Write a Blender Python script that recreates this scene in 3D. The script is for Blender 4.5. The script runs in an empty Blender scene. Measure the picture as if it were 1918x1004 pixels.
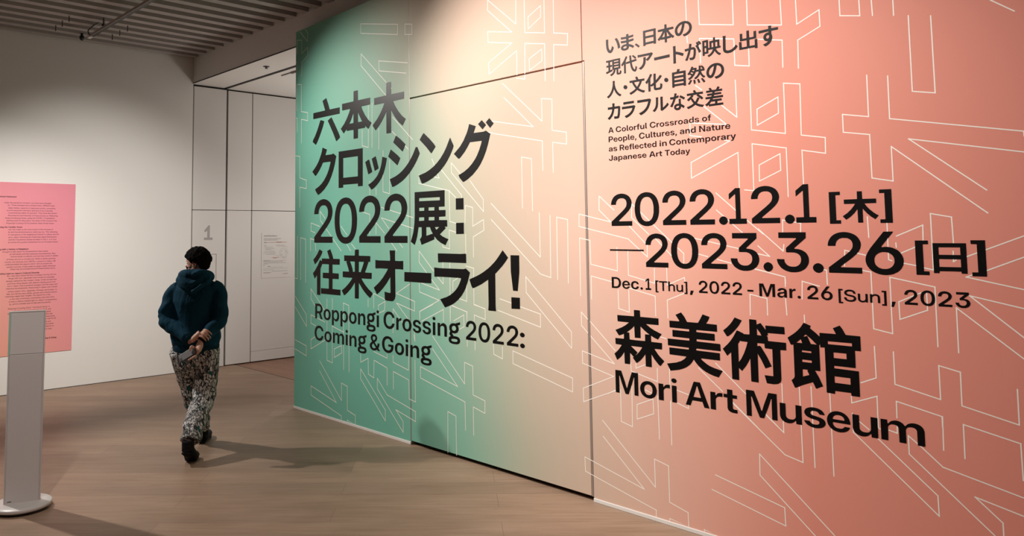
import bpy, bmesh, math, random
from mathutils import Vector, Matrix, noise
from mathutils.geometry import tessellate_polygon

S = bpy.context.scene
COL = S.collection
random.seed(4)

# ------------------------------------------------------------------ camera
cam = bpy.data.cameras.new('camera')
cam.sensor_width = 36.0
cam.lens = 1443.13 * 36.0 / 1918.0
cam.shift_x = (959.0 - 827.61) / 1918.0
cam.shift_y = (330.30 - 502.0) / 1918.0
cam.clip_start = 0.05
cam_ob = bpy.data.objects.new('camera', cam)
COL.objects.link(cam_ob)
# columns: image right, image up, backwards, in the room's axes
cam_ob.matrix_world = Matrix(((0.74670181, -0.04264044, -0.66379078, 0.0),
                              (-0.66510387, -0.06070433, -0.7442794, 0.0),
                              (-0.00855857, 0.99724459, -0.07368836, 1.72),
                              (0, 0, 0, 1)))
S.camera = cam_ob

# ------------------------------------------------------------------ view, world
S.view_settings.view_transform = 'Standard'
S.view_settings.look = 'None'
S.view_settings.gamma = 1.0
S.view_settings.use_curve_mapping = False
S.view_settings.exposure = 0.0
wd = bpy.data.worlds.new('world')
S.world = wd
wd.use_nodes = True
wd.node_tree.nodes['Background'].inputs[0].default_value = (1.0, 0.93, 0.84, 1)
wd.node_tree.nodes['Background'].inputs[1].default_value = 0.03


# ------------------------------------------------------------------ lamps
def spot(name, loc, aim, watts, cone, blend, radius=0.03, col=(1.0, 0.94, 0.88)):
    l = bpy.data.lights.new(name, 'SPOT')
    l.energy = watts
    l.spot_size = math.radians(cone)
    l.spot_blend = blend
    l.shadow_soft_size = radius
    l.color = col
    o = bpy.data.objects.new(name, l)
    COL.objects.link(o)
    o.location = loc
    d = Vector(aim) - Vector(loc)
    o.rotation_euler = d.to_track_quat('-Z', 'Y').to_euler()
    return o


def point(name, loc, watts, radius, col=(1.0, 0.94, 0.88)):
    l = bpy.data.lights.new(name, 'POINT')
    l.energy = watts
    l.shadow_soft_size = radius
    l.color = col
    o = bpy.data.objects.new(name, l)
    COL.objects.link(o)
    o.location = loc
    return o


spot('spot_floor', (0.55, 7.95, 3.85), (3.15, 4.9, 0.0), 540, 62, 0.8, 0.05)
spot('spot_panel', (2.685, 6.1, 3.86), (2.95, 9.55, 1.3), 370, 64, 1.0, 0.04)
spot('spot_statement', (0.9, 6.4, 3.86), (1.95, 9.55, 0.95), 400, 58, 1.0, 0.05)
spot('spot_title', (1.9, 7.6, 3.86), (4.085, 5.3, 2.1), 520, 62, 1.0, 0.05)
spot('spot_middle', (1.9, 4.4, 3.86), (4.085, 3.55, 2.4), 470, 80, 1.0, 0.05)
spot('spot_dates', (1.9, 2.4, 3.86), (4.085, 1.9, 1.45), 375, 90, 1.0, 0.05)
spot('spot_edge', (2.2, 0.0, 3.86), (4.085, 0.9, 1.0), 40, 112, 1.0, 0.05)
spot('spot_walkway', (0.9, 4.2, 3.86), (2.9, 4.1, 0.0), 130, 56, 1.0, 0.05)
spot('fill_stand', (0.2, 3.1, 3.86), (1.33, 5.5, 0.75), 270, 36, 1.0, 0.06)  # added fill from the camera side to brighten the sign stand
point('passage_fill', (5.9, 8.0, 2.0), 50, 0.25)  # added mid-air fill, standing in for light bounced inside the passage


# ------------------------------------------------------------------ helpers
def tag(o, label=None, cat=None, group=None, kind=None):
    if label: o['label'] = label
    if cat: o['category'] = cat
    if group: o['group'] = group
    if kind: o['kind'] = kind
    return o


def empty(name, loc, label=None, cat=None, group=None, kind=None, rot=None):
    o = bpy.data.objects.new(name, None)
    o.empty_display_size = 0.1
    o.location = loc
    if rot: o.rotation_euler = rot
    COL.objects.link(o)
    return tag(o, label, cat, group, kind)


def link(name, me, mat=None, parent=None):
    if mat is not None:
        me.materials.clear()
        me.materials.append(mat)
    o = bpy.data.objects.new(name, me)
    COL.objects.link(o)
    if parent is not None: o.parent = parent
    return o


def from_bm(name, bm, mat=None, parent=None, smooth=False):
    bmesh.ops.recalc_face_normals(bm, faces=bm.faces)
    me = bpy.data.meshes.new(name)
    bm.to_mesh(me)
    bm.free()
    if smooth:
        for p in me.polygons: p.use_smooth = True
    return link(name, me, mat, parent)


def struct(name, bm, mat, parent=None):
    o = from_bm(name, bm, mat, parent)
    if parent is None: o['kind'] = 'structure'
    return o


def add_box(bm, x0, x1, y0, y1, z0, z1):
    vs = [bm.verts.new(c) for c in ((x0, y0, z0), (x1, y0, z0), (x1, y1, z0), (x0, y1, z0),
                                    (x0, y0, z1), (x1, y0, z1), (x1, y1, z1), (x0, y1, z1))]
    for f in ((0, 3, 2, 1), (4, 5, 6, 7), (0, 1, 5, 4), (1, 2, 6, 5), (2, 3, 7, 6), (3, 0, 4, 7)):
        bm.faces.new([vs[i] for i in f])
    return vs


def box(*a):
    bm = bmesh.new()
    add_box(bm, *a)
    return bm


def bevelled(bm, w, seg=2):
    bmesh.ops.bevel(bm, geom=list(bm.edges), offset=w, segments=seg, affect='EDGES', profile=0.5)
    return bm


def area(l): return 0.5 * sum(a[0] * b[1] - b[0] * a[1] for a, b in zip(l, l[1:] + l[:1]))


def inside_loop(p, l):
    c = False
    for a, b in zip(l, l[1:] + l[:1]):
        if (a[1] > p[1]) != (b[1] > p[1]) and p[0] < (b[0] - a[0]) * (p[1] - a[1]) / (b[1] - a[1]) + a[0]: c = not c
    return c


def shapes(loops):
    """sort contours into outer edges, each with its own holes"""
    depth = [sum(inside_loop(l[0], m) for m in loops if m is not l) for l in loops]
    out = []
    for l, d in zip(loops, depth):
        if d % 2 == 0:
            out.append([l] + [h for h, e in zip(loops, depth) if e == d + 1 and inside_loop(h[0], l)])
    return out


def add_prism(bm, loops, base, du, dv, dn, depth):
    """flat outline with holes, given in (u, v), as a thin solid rising from base by depth along dn"""
    for shape in shapes([list(l) for l in loops]):
        polys = [[Vector((u, v, 0)) for u, v in l] for l in shape]
        pts = [p for l in polys for p in l]
        top = [bm.verts.new(base + du * p.x + dv * p.y + dn * depth) for p in pts]
        for t in tessellate_polygon(polys):
            if len(set(t)) == 3:
                try: bm.faces.new([top[i] for i in t])
                except ValueError: pass
        if not depth: continue
        bot = [bm.verts.new(base + du * p.x + dv * p.y) for p in pts]
        k = 0
        for l in polys:
            n = len(l)
            for i in range(n):
                a, b = k + i, k + (i + 1) % n
                try: bm.faces.new((bot[a], bot[b], top[b], top[a]))
                except ValueError: pass
            k += n


def ring_loft(bm, rings, cap=True):
    vr = [[bm.verts.new(p) for p in r] for r in rings]
    n = len(vr[0])
    for a, b in zip(vr, vr[1:]):
        for i in range(n):
            bm.faces.new((a[i], a[(i + 1) % n], b[(i + 1) % n], b[i]))
    if cap:
        bm.faces.new(vr[0][::-1])
        bm.faces.new(vr[-1])


def tube(bm, pts, radii, n=14, up=(0, 0, 1), flat=1.0):
    """a tapering limb through pts; flat scales it along the up hint"""
    pts = [Vector(p) for p in pts]
    rings = []
    upv = Vector(up)
    for i, p in enumerate(pts):
        d = (pts[min(i + 1, len(pts) - 1)] - pts[max(i - 1, 0)]).normalized()
        s = d.cross(upv)
        if s.length < 1e-3: s = d.cross(Vector((1, 0, 0)))
        s.normalize()
        t = s.cross(d).normalized()
        r = radii[i] if isinstance(radii, (list, tuple)) else radii
        rings.append([p + s * (r * math.cos(2 * math.pi * k / n)) + t * (r * flat * math.sin(2 * math.pi * k / n)) for k in range(n)])
    ring_loft(bm, rings)
    for e, r in ((0, radii[0] if isinstance(radii, (list, tuple)) else radii), (-1, radii[-1] if isinstance(radii, (list, tuple)) else radii)):
        pass


def ball(bm, c, rx, ry, rz, rot=None, seg=20, rings=14):
    m = Matrix.Translation(Vector(c)) @ (rot.to_4x4() if rot is not None else Matrix.Identity(4)) @ Matrix.Diagonal((rx, ry, rz, 1))
    bmesh.ops.create_uvsphere(bm, u_segments=seg, v_segments=rings, radius=1.0, matrix=m)


def spline(pts, n):
    """points along a Catmull-Rom curve through pts"""
    P = [Vector(p) for p in pts]
    P = [P[0] * 2 - P[1]] + P + [P[-1] * 2 - P[-2]]
    out = []
    for i in range(1, len(P) - 2):
        for k in range(n):
            t = k / n
            a, b, c, d = P[i - 1], P[i], P[i + 1], P[i + 2]
            out.append(0.5 * (2 * b + (c - a) * t + (2 * a - 5 * b + 4 * c - d) * t * t + (3 * b - a - 3 * c + d) * t ** 3))
    out.append(P[-2])
    return out


def fuse(name, bm, mat, parent, voxel, smooth=4, factor=0.5, extra=None):
    """melt overlapping closed shapes into one continuous skin"""
    bmesh.ops.recalc_face_normals(bm, faces=bm.faces)
    me = bpy.data.meshes.new(name)
    bm.to_mesh(me)
    bm.free()
    o = bpy.data.objects.new(name, me)
    COL.objects.link(o)
    m = o.modifiers.new('remesh', 'REMESH')
    m.mode = 'VOXEL'
    m.voxel_size = voxel
    m.use_smooth_shade = True
    if smooth:
        s = o.modifiers.new('smooth', 'SMOOTH')
        s.factor = factor
        s.iterations = smooth
    dg = bpy.context.evaluated_depsgraph_get()
    dg.update()
    me2 = bpy.data.meshes.new_from_object(o.evaluated_get(dg))
    me2.name = name
    bpy.data.objects.remove(o)
    bpy.data.meshes.remove(me)
    if extra:
        for v in me2.vertices: v.co = extra(v.co.copy())
    for p in me2.polygons: p.use_smooth = True
    me2.update()
    return link(name, me2, mat, parent)


# ------------------------------------------------------------------ materials
def material(name, color=(0.8, 0.8, 0.8), rough=0.6, metal=0.0, spec=0.5):
    m = bpy.data.materials.new(name)
    m.use_nodes = True
    b = m.node_tree.nodes['Principled BSDF']
    b.inputs['Base Color'].default_value = (*color, 1)
    b.inputs['Roughness'].default_value = rough
    b.inputs['Metallic'].default_value = metal
    b.inputs['Specular IOR Level'].default_value = spec
    return m


class NT:
    """terse node-tree building"""
    def __init__(self, m):
        self.t = m.node_tree
        self.b = self.t.nodes['Principled BSDF']

    def n(self, kind, **kw):
        x = self.t.nodes.new(kind)
        for k, v in kw.items():
            if k in x.inputs.keys(): x.inputs[k].default_value = v
            else: setattr(x, k, v)
        return x

    def l(self, a, b): self.t.links.new(a, b)

    def ramp(self, stops, interp='LINEAR'):
        r = self.t.nodes.new('ShaderNodeValToRGB')
        cr = r.color_ramp
        cr.interpolation = interp
        while len(cr.elements) < len(stops): cr.elements.new(0.5)
        for e, (p, c) in zip(cr.elements, stops):
            e.position = p
            e.color = (*c, 1) if len(c) == 3 else c
        return r

    def math(self, op, a, b=None):
        x = self.t.nodes.new('ShaderNodeMath')
        x.operation = op
        for i, v in enumerate((a, b)):
            if v is None: continue
            if isinstance(v, (int, float)): x.inputs[i].default_value = v
            else: self.l(v, x.inputs[i])
        return x.outputs[0]

    def bump(self, h, strength, dist=0.01):
        x = self.n('ShaderNodeBump', Strength=strength, Distance=dist)
        self.l(h, x.inputs['Height'])
        self.l(x.outputs[0], self.b.inputs['Normal'])


def paint(name, col, rough=0.65, grain=0.03):
    m = material(name, col, rough, spec=0.3)
    t = NT(m)
    tc = t.n('ShaderNodeTexCoord')
    no = t.n('ShaderNodeTexNoise', Scale=180.0, Detail=3.0)
    t.l(tc.outputs['Object'], no.inputs['Vector'])
    t.bump(no.outputs['Fac'], grain, 0.004)
    return m


M_WHITE = paint('white_wall_paint', (0.78, 0.765, 0.735))
M_DOORWHITE = paint('satin_white_panel', (0.66, 0.64, 0.62), 0.5)
M_CEIL = paint('ceiling_paint', (0.42, 0.39, 0.37))
M_DARK = material('dark_shadow_gap', (0.012, 0.011, 0.010), 0.8)
M_SKIRT = material('pale_skirting', (0.72, 0.70, 0.67), 0.4)
M_INK = material('black_vinyl', (0.003, 0.0025, 0.0025), 0.42, spec=0.15)
M_LINE = material('white_print_line', (0.86, 0.80, 0.72), 0.55)
M_EDGE = material('door_edge_metal', (0.30, 0.25, 0.22), 0.45, 0.3)
M_BLACK = material('black_plastic', (0.01, 0.01, 0.01), 0.4)


def mural():
    m = material('printed_gradient', rough=0.55, spec=0.2)
    t = NT(m)
    tc = t.n('ShaderNodeTexCoord')
    sp = t.n('ShaderNodeSeparateXYZ')
    t.l(tc.outputs['Object'], sp.inputs[0])
    tilt = t.math('MULTIPLY', t.math('MINIMUM', t.math('MAXIMUM', t.math('DIVIDE', t.math('SUBTRACT', sp.outputs['Y'], 1.5), 3.0), 0.0), 1.0), 0.45)
    g = t.math('ADD', t.math('MULTIPLY', sp.outputs['Y'], -1.0), t.math('MULTIPLY', t.math('SUBTRACT', sp.outputs['Z'], 1.5), tilt))
    no = t.n('ShaderNodeTexNoise', Scale=0.9, Detail=2.0)
    t.l(tc.outputs['Object'], no.inputs['Vector'])
    g = t.math('ADD', g, t.math('MULTIPLY', t.math('SUBTRACT', no.outputs['Fac'], 0.5), 0.35))
    f = t.n('ShaderNodeMapRange')
    f.inputs['From Min'].default_value = -6.5
    f.inputs['From Max'].default_value = 0.5
    t.l(g, f.inputs['Value'])
    P = lambda v: (v + 6.5) / 7.0
    r = t.ramp([(P(-5.9), (0.155, 0.44, 0.335)), (P(-4.9), (0.24, 0.48, 0.365)), (P(-3.95), (0.51, 0.445, 0.345)),
                (P(-3.1), (0.66, 0.435, 0.345)), (P(-2.45), (0.72, 0.365, 0.285)), (P(-1.8), (0.70, 0.272, 0.206)), (P(0.2), (0.68, 0.238, 0.186))])
    t.l(f.outputs[0], r.inputs[0])
    t.l(r.outputs[0], t.b.inputs['Base Color'])
    # paper drops: faint vertical joins every 0.92 m and a fine paper tooth
    w = t.math('FRACT', t.math('DIVIDE', sp.outputs['Y'], 0.92))
    seam = t.math('LESS_THAN', w, 0.006)
    fine = t.n('ShaderNodeTexNoise', Scale=220.0, Detail=2.0)
    t.l(tc.outputs['Object'], fine.inputs['Vector'])
    big = t.n('ShaderNodeTexNoise', Scale=3.0, Detail=2.0)
    t.l(tc.outputs['Object'], big.inputs['Vector'])
    h = t.math('ADD', t.math('MULTIPLY', fine.outputs['Fac'], 0.12), t.math('ADD', t.math('MULTIPLY', seam, -0.35), t.math('MULTIPLY', big.outputs['Fac'], 0.5)))
    t.bump(h, 0.25, 0.003)
    return m


M_MURAL = mural()


def planks(name, ang, ox, oy, length, width, c1, c2, grain_c):
    m = material(name, rough=0.5, spec=0.35)
    t = NT(m)
    tc = t.n('ShaderNodeTexCoord')
    mp = t.n('ShaderNodeMapping')
    mp.inputs['Rotation'].default_value = (0, 0, ang)
    mp.inputs['Location'].default_value = (ox, oy, 0)
    t.l(tc.outputs['Object'], mp.inputs['Vector'])
    br = t.n('ShaderNodeTexBrick', offset=0.5, offset_frequency=2, squash=1.0)
    br.inputs['Scale'].default_value = 1.0
    br.inputs['Brick Width'].default_value = length
    br.inputs['Row Height'].default_value = width
    br.inputs['Mortar Size'].default_value = 0.0012
    br.inputs['Mortar Smooth'].default_value = 0.4
    br.inputs['Bias'].default_value = 0.0
    br.inputs['Color1'].default_value = (*c1, 1)
    br.inputs['Color2'].default_value = (*c2, 1)
    br.inputs['Mortar'].default_value = tuple(x * 0.42 for x in c1) + (1,)
    t.l(mp.outputs[0], br.inputs['Vector'])
    st = t.n('ShaderNodeMapping')
    st.inputs['Scale'].default_value = (1.1, 16.0, 1.0)
    t.l(mp.outputs[0], st.inputs['Vector'])
    n1 = t.n('ShaderNodeTexNoise', Scale=2.4, Detail=6.0, Roughness=0.62, Distortion=0.5)
    t.l(st.outputs[0], n1.inputs['Vector'])
    st2 = t.n('ShaderNodeMapping')
    st2.inputs['Scale'].default_value = (0.8, 3.2, 1.0)
    t.l(mp.outputs[0], st2.inputs['Vector'])
    n2 = t.n('ShaderNodeTexNoise', Scale=1.7, Detail=3.0)
    t.l(st2.outputs[0], n2.inputs['Vector'])
    # small dark knots
    st3 = t.n('ShaderNodeMapping')
    st3.inputs['Scale'].default_value = (1.0, 3.0, 1.0)
    t.l(mp.outputs[0], st3.inputs['Vector'])
    n3 = t.n('ShaderNodeTexNoise', Scale=7.0, Detail=2.0)
    t.l(st3.outputs[0], n3.inputs['Vector'])
    k3 = t.n('ShaderNodeMapRange')
    k3.inputs['From Min'].default_value = 0.70
    k3.inputs['From Max'].default_value = 0.80
    k3.inputs['To Min'].default_value = 0.0
    k3.inputs['To Max'].default_value = 0.45
    t.l(n3.outputs['Fac'], k3.inputs['Value'])
    gr = t.ramp([(0.36, grain_c), (0.56, (1, 1, 1))])
    t.l(n1.outputs['Fac'], gr.inputs[0])
    mx = t.n('ShaderNodeMixRGB', blend_type='MULTIPLY')
    mx.inputs[0].default_value = 0.75
    t.l(br.outputs['Color'], mx.inputs[1])
    t.l(gr.outputs[0], mx.inputs[2])
    cl = t.ramp([(0.3, (0.86, 0.84, 0.81)), (0.7, (1.05, 1.05, 1.05))])
    t.l(n2.outputs['Fac'], cl.inputs[0])
    m2 = t.n('ShaderNodeMixRGB', blend_type='MULTIPLY')
    m2.inputs[0].default_value = 1.0
    t.l(mx.outputs[0], m2.inputs[1])
    t.l(cl.outputs[0], m2.inputs[2])
    m3 = t.n('ShaderNodeMixRGB', blend_type='MIX')
    t.l(k3.outputs[0], m3.inputs[0])
    t.l(m2.outputs[0], m3.inputs[1])
    m3.inputs[2].default_value = tuple(x * 0.45 for x in c1) + (1,)
    t.l(m3.outputs[0], t.b.inputs['Base Color'])
    ro = t.n('ShaderNodeMapRange')
    ro.inputs['To Min'].default_value = 0.38
    ro.inputs['To Max'].default_value = 0.55
    t.l(n1.outputs['Fac'], ro.inputs['Value'])
    t.l(ro.outputs[0], t.b.inputs['Roughness'])
    h = t.math('SUBTRACT', t.math('MULTIPLY', n1.outputs['Fac'], 0.25), br.outputs['Fac'])
    t.bump(h, 0.25, 0.002)
    return m


A = math.radians(42.5)
M_OAK = planks('pale_oak_planks', A, 1.7815, -4.74, 2.055, 0.245, (0.350, 0.240, 0.170), (0.285, 0.194, 0.138), (0.78, 0.73, 0.68))
M_OAKRED = planks('red_brown_planks', math.radians(90), 0.0, 0.0, 1.9, 0.12, (0.36, 0.20, 0.13), (0.27, 0.15, 0.10), (0.7, 0.66, 0.62))

# ------------------------------------------------------------------ lettering data
# outlines of the letters: flat x, y pairs in a 0-999 box, one list per contour
GLYPHS = {
 'B': {
  'R': [[2,998,0,1,237,1,239,349,243,359,254,360,506,360,521,355,752,3,764,0,999,1,751,374,751,393,758,400,844,442,907,490,957,557,977,608,988,657,988,701,977,750,944,827,903,875,861,911,798,945,723,974,638,992,563,999],[243,849,254,853,556,851,622,837,675,814,712,786,727,769,747,733,754,701,751,634,740,608,718,574,688,548,657,531,618,516,565,504,539,502,254,502,243,504,239,513,239,842]],
  'o': [[793,85,849,127,882,164,938,247,977,343,995,436,999,515,991,584,977,654,942,742,894,816,845,872,754,937,651,978,560,995,481,999,362,982,265,947,190,901,119,835,71,768,26,663,2,554,0,501,2,440,26,334,67,237,103,181,170,112,241,64,309,33,421,4,544,0,615,12,700,37],[449,810,548,810,591,798,641,770,667,750,704,702,722,667,744,592,752,511,748,430,736,370,716,316,684,268,645,230,605,204,542,187,461,187,435,191,390,206,350,231,315,268,287,309,265,361,253,409,249,563,265,636,281,675,313,727,354,768,408,798]],
  'p': [[0,1,239,0,249,4,249,379,257,389,289,387,330,345,362,323,442,289,535,272,613,272,689,283,778,310,832,338,872,365,923,417,959,469,973,500,995,575,999,668,985,738,945,824,894,885,846,924,764,965,718,981,639,996,539,999,494,995,452,986,384,964,334,936,287,893,261,891,251,893,245,900,243,984,0,982],[545,864,601,852,653,829,689,800,718,764,740,716,748,679,748,597,740,561,722,514,700,485,683,468,639,437,603,421,557,410,531,409,438,410,376,426,326,451,285,485,263,513,243,561,235,596,235,676,241,712,253,741,281,783,304,806,354,837,402,855,448,864]],
  'n': [[997,0,999,616,995,672,980,753,956,815,928,860,891,906,831,949,770,977,669,999,589,999,524,989,447,959,388,922,347,884,304,831,274,827,259,838,257,981,0,981,0,0,265,0,268,601,276,648,306,712,365,765,397,779,457,795,546,795,613,779,654,755,701,704,725,640,731,0]],
  'g': [[999,999,631,928,624,926,622,912,619,911,518,921,422,921,319,910,258,896,189,870,133,837,108,813,79,773,69,747,63,719,63,679,72,639,87,611,106,586,141,552,106,490,79,461,72,444,72,423,78,411,99,387,166,347,188,330,103,306,50,277,25,255,9,229,2,209,0,175,2,141,22,100,52,72,103,45,148,29,204,18,303,5,373,0,660,2,759,13,846,31,889,45,930,65,967,95,990,141,990,209,970,250,930,286,889,306,844,321,788,333,729,342,619,350,409,350,404,354,404,378,390,400,355,425,305,454,301,461,319,487,399,476,492,474,564,478,624,488,685,502,721,515,770,537,801,557,840,597,860,629,875,672,875,720,864,760,848,790,826,817,790,846,999,891],[774,154,761,138,738,125,712,116,655,105,579,99,409,99,308,109,254,125,231,138,218,152,218,177,231,194,254,207,280,215,337,227,409,233,586,233,683,222,738,207,761,194,774,180],[276,680,280,725,299,755,317,771,346,787,380,802,431,811,463,814,503,812,550,803,602,783,624,767,647,744,665,702,655,662,638,641,617,622,554,595,496,583,444,583,409,588,344,609,310,630,296,645]],
  'i': [[90,0,903,0,937,3,937,688,916,693,103,693,76,690,76,6],[0,904,69,863,124,845,200,833,365,817,558,814,730,825,875,845,958,873,999,908,930,951,820,977,620,996,462,999,255,986,103,963,41,940]],
  'C': [[794,64,843,96,890,134,938,193,974,256,991,300,999,337,800,337,775,278,742,234,708,204,677,185,616,163,568,155,482,155,405,170,369,185,335,204,288,245,260,281,235,328,218,378,205,440,205,555,212,596,237,677,254,708,288,754,344,800,386,822,422,835,479,844,568,844,616,837,666,819,708,796,747,761,778,717,801,662,999,662,977,736,949,789,921,829,887,867,831,911,752,954,663,984,566,999,451,996,359,978,308,962,263,941,179,891,140,855,107,819,54,739,17,643,0,540,3,432,11,381,30,319,70,232,107,181,142,141,204,90,296,42,380,16,476,0,591,3,641,11,708,27]],
  'r': [[7,0,430,2,434,592,447,638,475,681,513,717,583,757,652,779,746,794,999,798,999,997,826,999,760,991,652,967,583,933,534,894,493,838,468,830,430,832,416,844,409,995,3,993,0,8]],
  's': [[155,922,110,891,65,843,43,800,25,750,20,721,25,663,43,615,67,573,94,544,130,515,186,484,231,467,339,438,608,392,660,372,694,347,709,326,714,312,714,251,680,204,624,174,543,160,460,160,384,174,328,204,294,237,263,297,7,297,0,285,18,233,65,158,141,93,242,42,359,12,444,0,568,0,669,15,761,39,844,77,880,100,929,143,950,168,986,237,999,295,999,322,981,388,952,438,916,472,880,496,768,540,673,561,451,598,395,611,355,629,319,658,303,681,299,739,326,791,359,816,391,829,440,841,552,841,599,829,651,804,694,764,721,704,961,704,968,716,945,785,902,852,846,904,792,937,745,957,653,986,552,999,424,999,343,989,236,960]],
  '2': [[4,0,997,0,999,131,993,138,387,138,377,141,371,146,373,164,381,171,721,376,842,460,924,535,969,602,991,674,993,716,985,754,963,805,931,850,886,893,842,920,777,950,685,978,590,993,495,999,377,988,280,968,181,928,113,883,68,837,32,786,10,736,0,687,0,665,4,660,230,662,244,729,270,770,294,796,332,822,365,839,451,857,576,854,622,844,677,819,715,791,739,758,755,713,755,662,737,606,707,570,661,529,536,446,6,130,2,121]],
  '0': [[544,0,635,14,691,27,752,52,807,83,839,108,896,165,943,241,977,327,995,420,999,541,986,634,963,712,943,756,905,819,845,886,772,933,700,966,609,988,493,999,386,988,332,976,279,959,196,916,154,886,120,851,69,780,25,682,2,578,0,451,18,336,54,241,103,165,158,109,192,83,238,57,325,23,428,3],[544,860,587,851,642,828,694,784,736,724,760,663,776,582,780,544,776,411,763,343,736,272,711,231,678,197,644,169,593,148,542,137,457,137,406,148,357,169,305,212,263,272,236,343,223,411,219,448,223,585,236,653,250,694,272,741,317,797,359,830,412,851,453,860]],
  ':': [[999,148,944,208,876,240,746,273,541,298,445,296,342,288,157,255,34,199,0,148,34,97,130,49,287,14,458,0,616,4,801,33,937,82],[999,849,944,909,876,941,746,974,541,999,445,999,342,991,157,956,34,900,0,849,34,798,130,750,287,717,458,701,616,705,801,734,937,783]],
  'm': [[998,2,999,663,996,704,982,795,961,861,935,910,898,952,862,977,813,995,776,999,719,985,672,955,639,924,610,880,582,813,562,809,553,817,543,849,516,910,475,955,440,981,412,993,379,999,347,995,287,969,248,936,219,894,184,813,167,809,159,813,156,821,154,977,0,975,0,2,161,2,165,651,182,714,211,764,234,787,266,801,326,801,365,779,398,734,417,673,420,645,421,2,571,0,578,4,578,637,588,694,608,744,637,779,680,801,738,801,776,783,792,766,815,730,832,673,835,649,836,2]],
  '&': [[999,17,994,26,846,167,846,183,893,245,928,314,951,412,953,468,786,468,778,415,759,356,730,305,722,300,705,300,679,318,490,496,494,521,582,573,633,609,672,649,699,688,711,712,723,756,723,801,711,847,686,890,650,930,616,952,565,977,497,993,454,999,368,996,288,978,245,962,197,933,157,894,126,847,111,803,104,759,111,719,123,681,168,606,228,540,228,524,221,515,129,460,77,420,44,386,14,336,0,292,0,237,20,179,48,134,73,105,107,77,160,48,214,25,260,14,325,3,434,0,522,14,623,43,705,81,725,79,802,15],[592,181,574,168,524,149,454,134,364,134,303,149,267,168,240,190,214,223,204,255,204,293,218,333,247,368,294,404,322,420,352,420,579,215,592,201],[369,612,320,663,291,715,283,769,293,806,322,839,364,861,391,867,461,867,485,861,514,847,534,832,557,801,560,750,550,722,522,688,480,656,397,612]],
  'G': [[470,999,365,981,265,944,188,899,125,841,94,804,65,758,23,662,3,567,0,459,14,371,26,330,51,269,79,219,108,178,173,114,224,78,261,58,305,38,365,18,472,0,563,0,671,18,755,48,845,99,880,127,910,160,940,203,964,241,988,312,999,384,999,513,993,517,561,515,561,391,797,389,805,381,805,356,799,322,786,288,754,238,717,206,677,182,638,167,566,155,481,155,419,164,355,192,294,237,261,278,234,322,219,366,204,440,204,558,219,633,251,708,290,758,324,788,356,810,390,825,429,837,478,844,561,844,600,840,638,829,701,798,725,780,757,743,789,678,982,678,988,682,965,751,930,811,885,865,817,917,740,957,664,981,558,999]],
  'D': [[2,1,468,0,572,13,654,34,739,69,821,119,855,147,890,186,944,266,971,330,984,373,999,475,992,582,967,679,929,760,898,803,862,846,783,907,731,935,662,964,587,983,525,995,471,999,0,998],[225,150,218,160,218,843,231,850,441,850,525,840,597,819,662,782,704,743,741,689,764,623,778,553,778,449,764,376,734,299,701,254,667,222,617,190,567,170,494,154,437,149]],
  'e': [[496,999,400,989,312,964,217,916,148,860,80,777,41,702,10,602,0,492,14,378,47,278,107,181,166,118,240,68,345,23,459,0,562,0,675,23,734,42,804,77,855,112,905,158,935,199,966,251,978,295,763,297,755,291,728,247,697,218,634,183,568,170,447,174,414,181,367,201,336,222,297,264,267,316,256,353,248,399,252,444,265,447,993,449,999,457,999,544,987,619,954,719,898,812,827,887,759,933,683,968,601,989],[759,594,745,586,265,586,252,598,252,636,267,688,293,733,332,773,363,795,394,808,451,824,562,824,634,802,700,756,730,716,749,677,761,633]],
  'c': [[860,889,774,943,695,974,570,999,468,999,364,982,273,947,183,893,125,839,71,764,27,663,2,557,0,501,2,444,29,322,71,237,123,164,187,104,264,56,364,19,466,0,570,0,660,15,760,50,839,94,901,150,934,191,972,256,995,330,999,353,993,359,755,359,716,272,672,226,643,208,577,187,472,187,435,195,395,212,337,256,289,330,275,370,262,432,262,567,289,671,323,725,360,764,395,789,435,806,472,814,577,814,622,802,651,789,689,762,722,721,755,646,997,646,987,698,949,785,914,835]],
  '.': [[999,496,944,696,876,806,746,916,541,999,445,992,342,965,157,854,34,668,0,496,34,324,130,165,287,48,458,0,616,14,801,110,937,276]],
  '1': [[999,1,999,140,680,142,669,145,662,150,662,995,654,999,400,999,28,847,15,836,15,701,20,696,345,829,376,829,389,823,389,150,385,145,372,142,2,140,0,3,9,0]],
  ',': [[0,0,537,0,999,967,992,999,255,999,220,987]],
  '3': [[76,999,74,865,78,860,615,858,629,853,631,835,625,829,302,602,302,502,310,497,551,496,617,482,665,465,722,428,748,393,762,347,762,298,750,255,733,226,714,203,670,171,615,148,568,138,465,135,418,141,370,153,321,176,291,198,254,241,239,273,232,320,4,322,0,318,0,302,9,258,30,210,51,178,114,111,186,67,283,28,378,8,452,0,587,3,686,18,733,31,794,53,849,81,887,106,921,137,965,191,986,233,999,288,999,343,986,394,965,435,931,477,891,509,858,527,784,557,733,570,663,580,574,584,566,591,566,606,596,631,931,860,931,999]],
  '-': [[999,32,999,957,989,999,16,999,0,967,0,53,10,11,983,0]],
  'M': [[0,998,1,1,159,0,165,3,165,595,161,710,161,760,163,767,183,769,189,762,277,459,430,3,436,0,563,0,569,3,726,479,810,778,819,784,833,784,838,772,832,537,832,3,837,0,999,1,998,998,742,999,735,996,579,510,516,279,504,271,490,271,484,276,411,543,261,998]],
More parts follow.
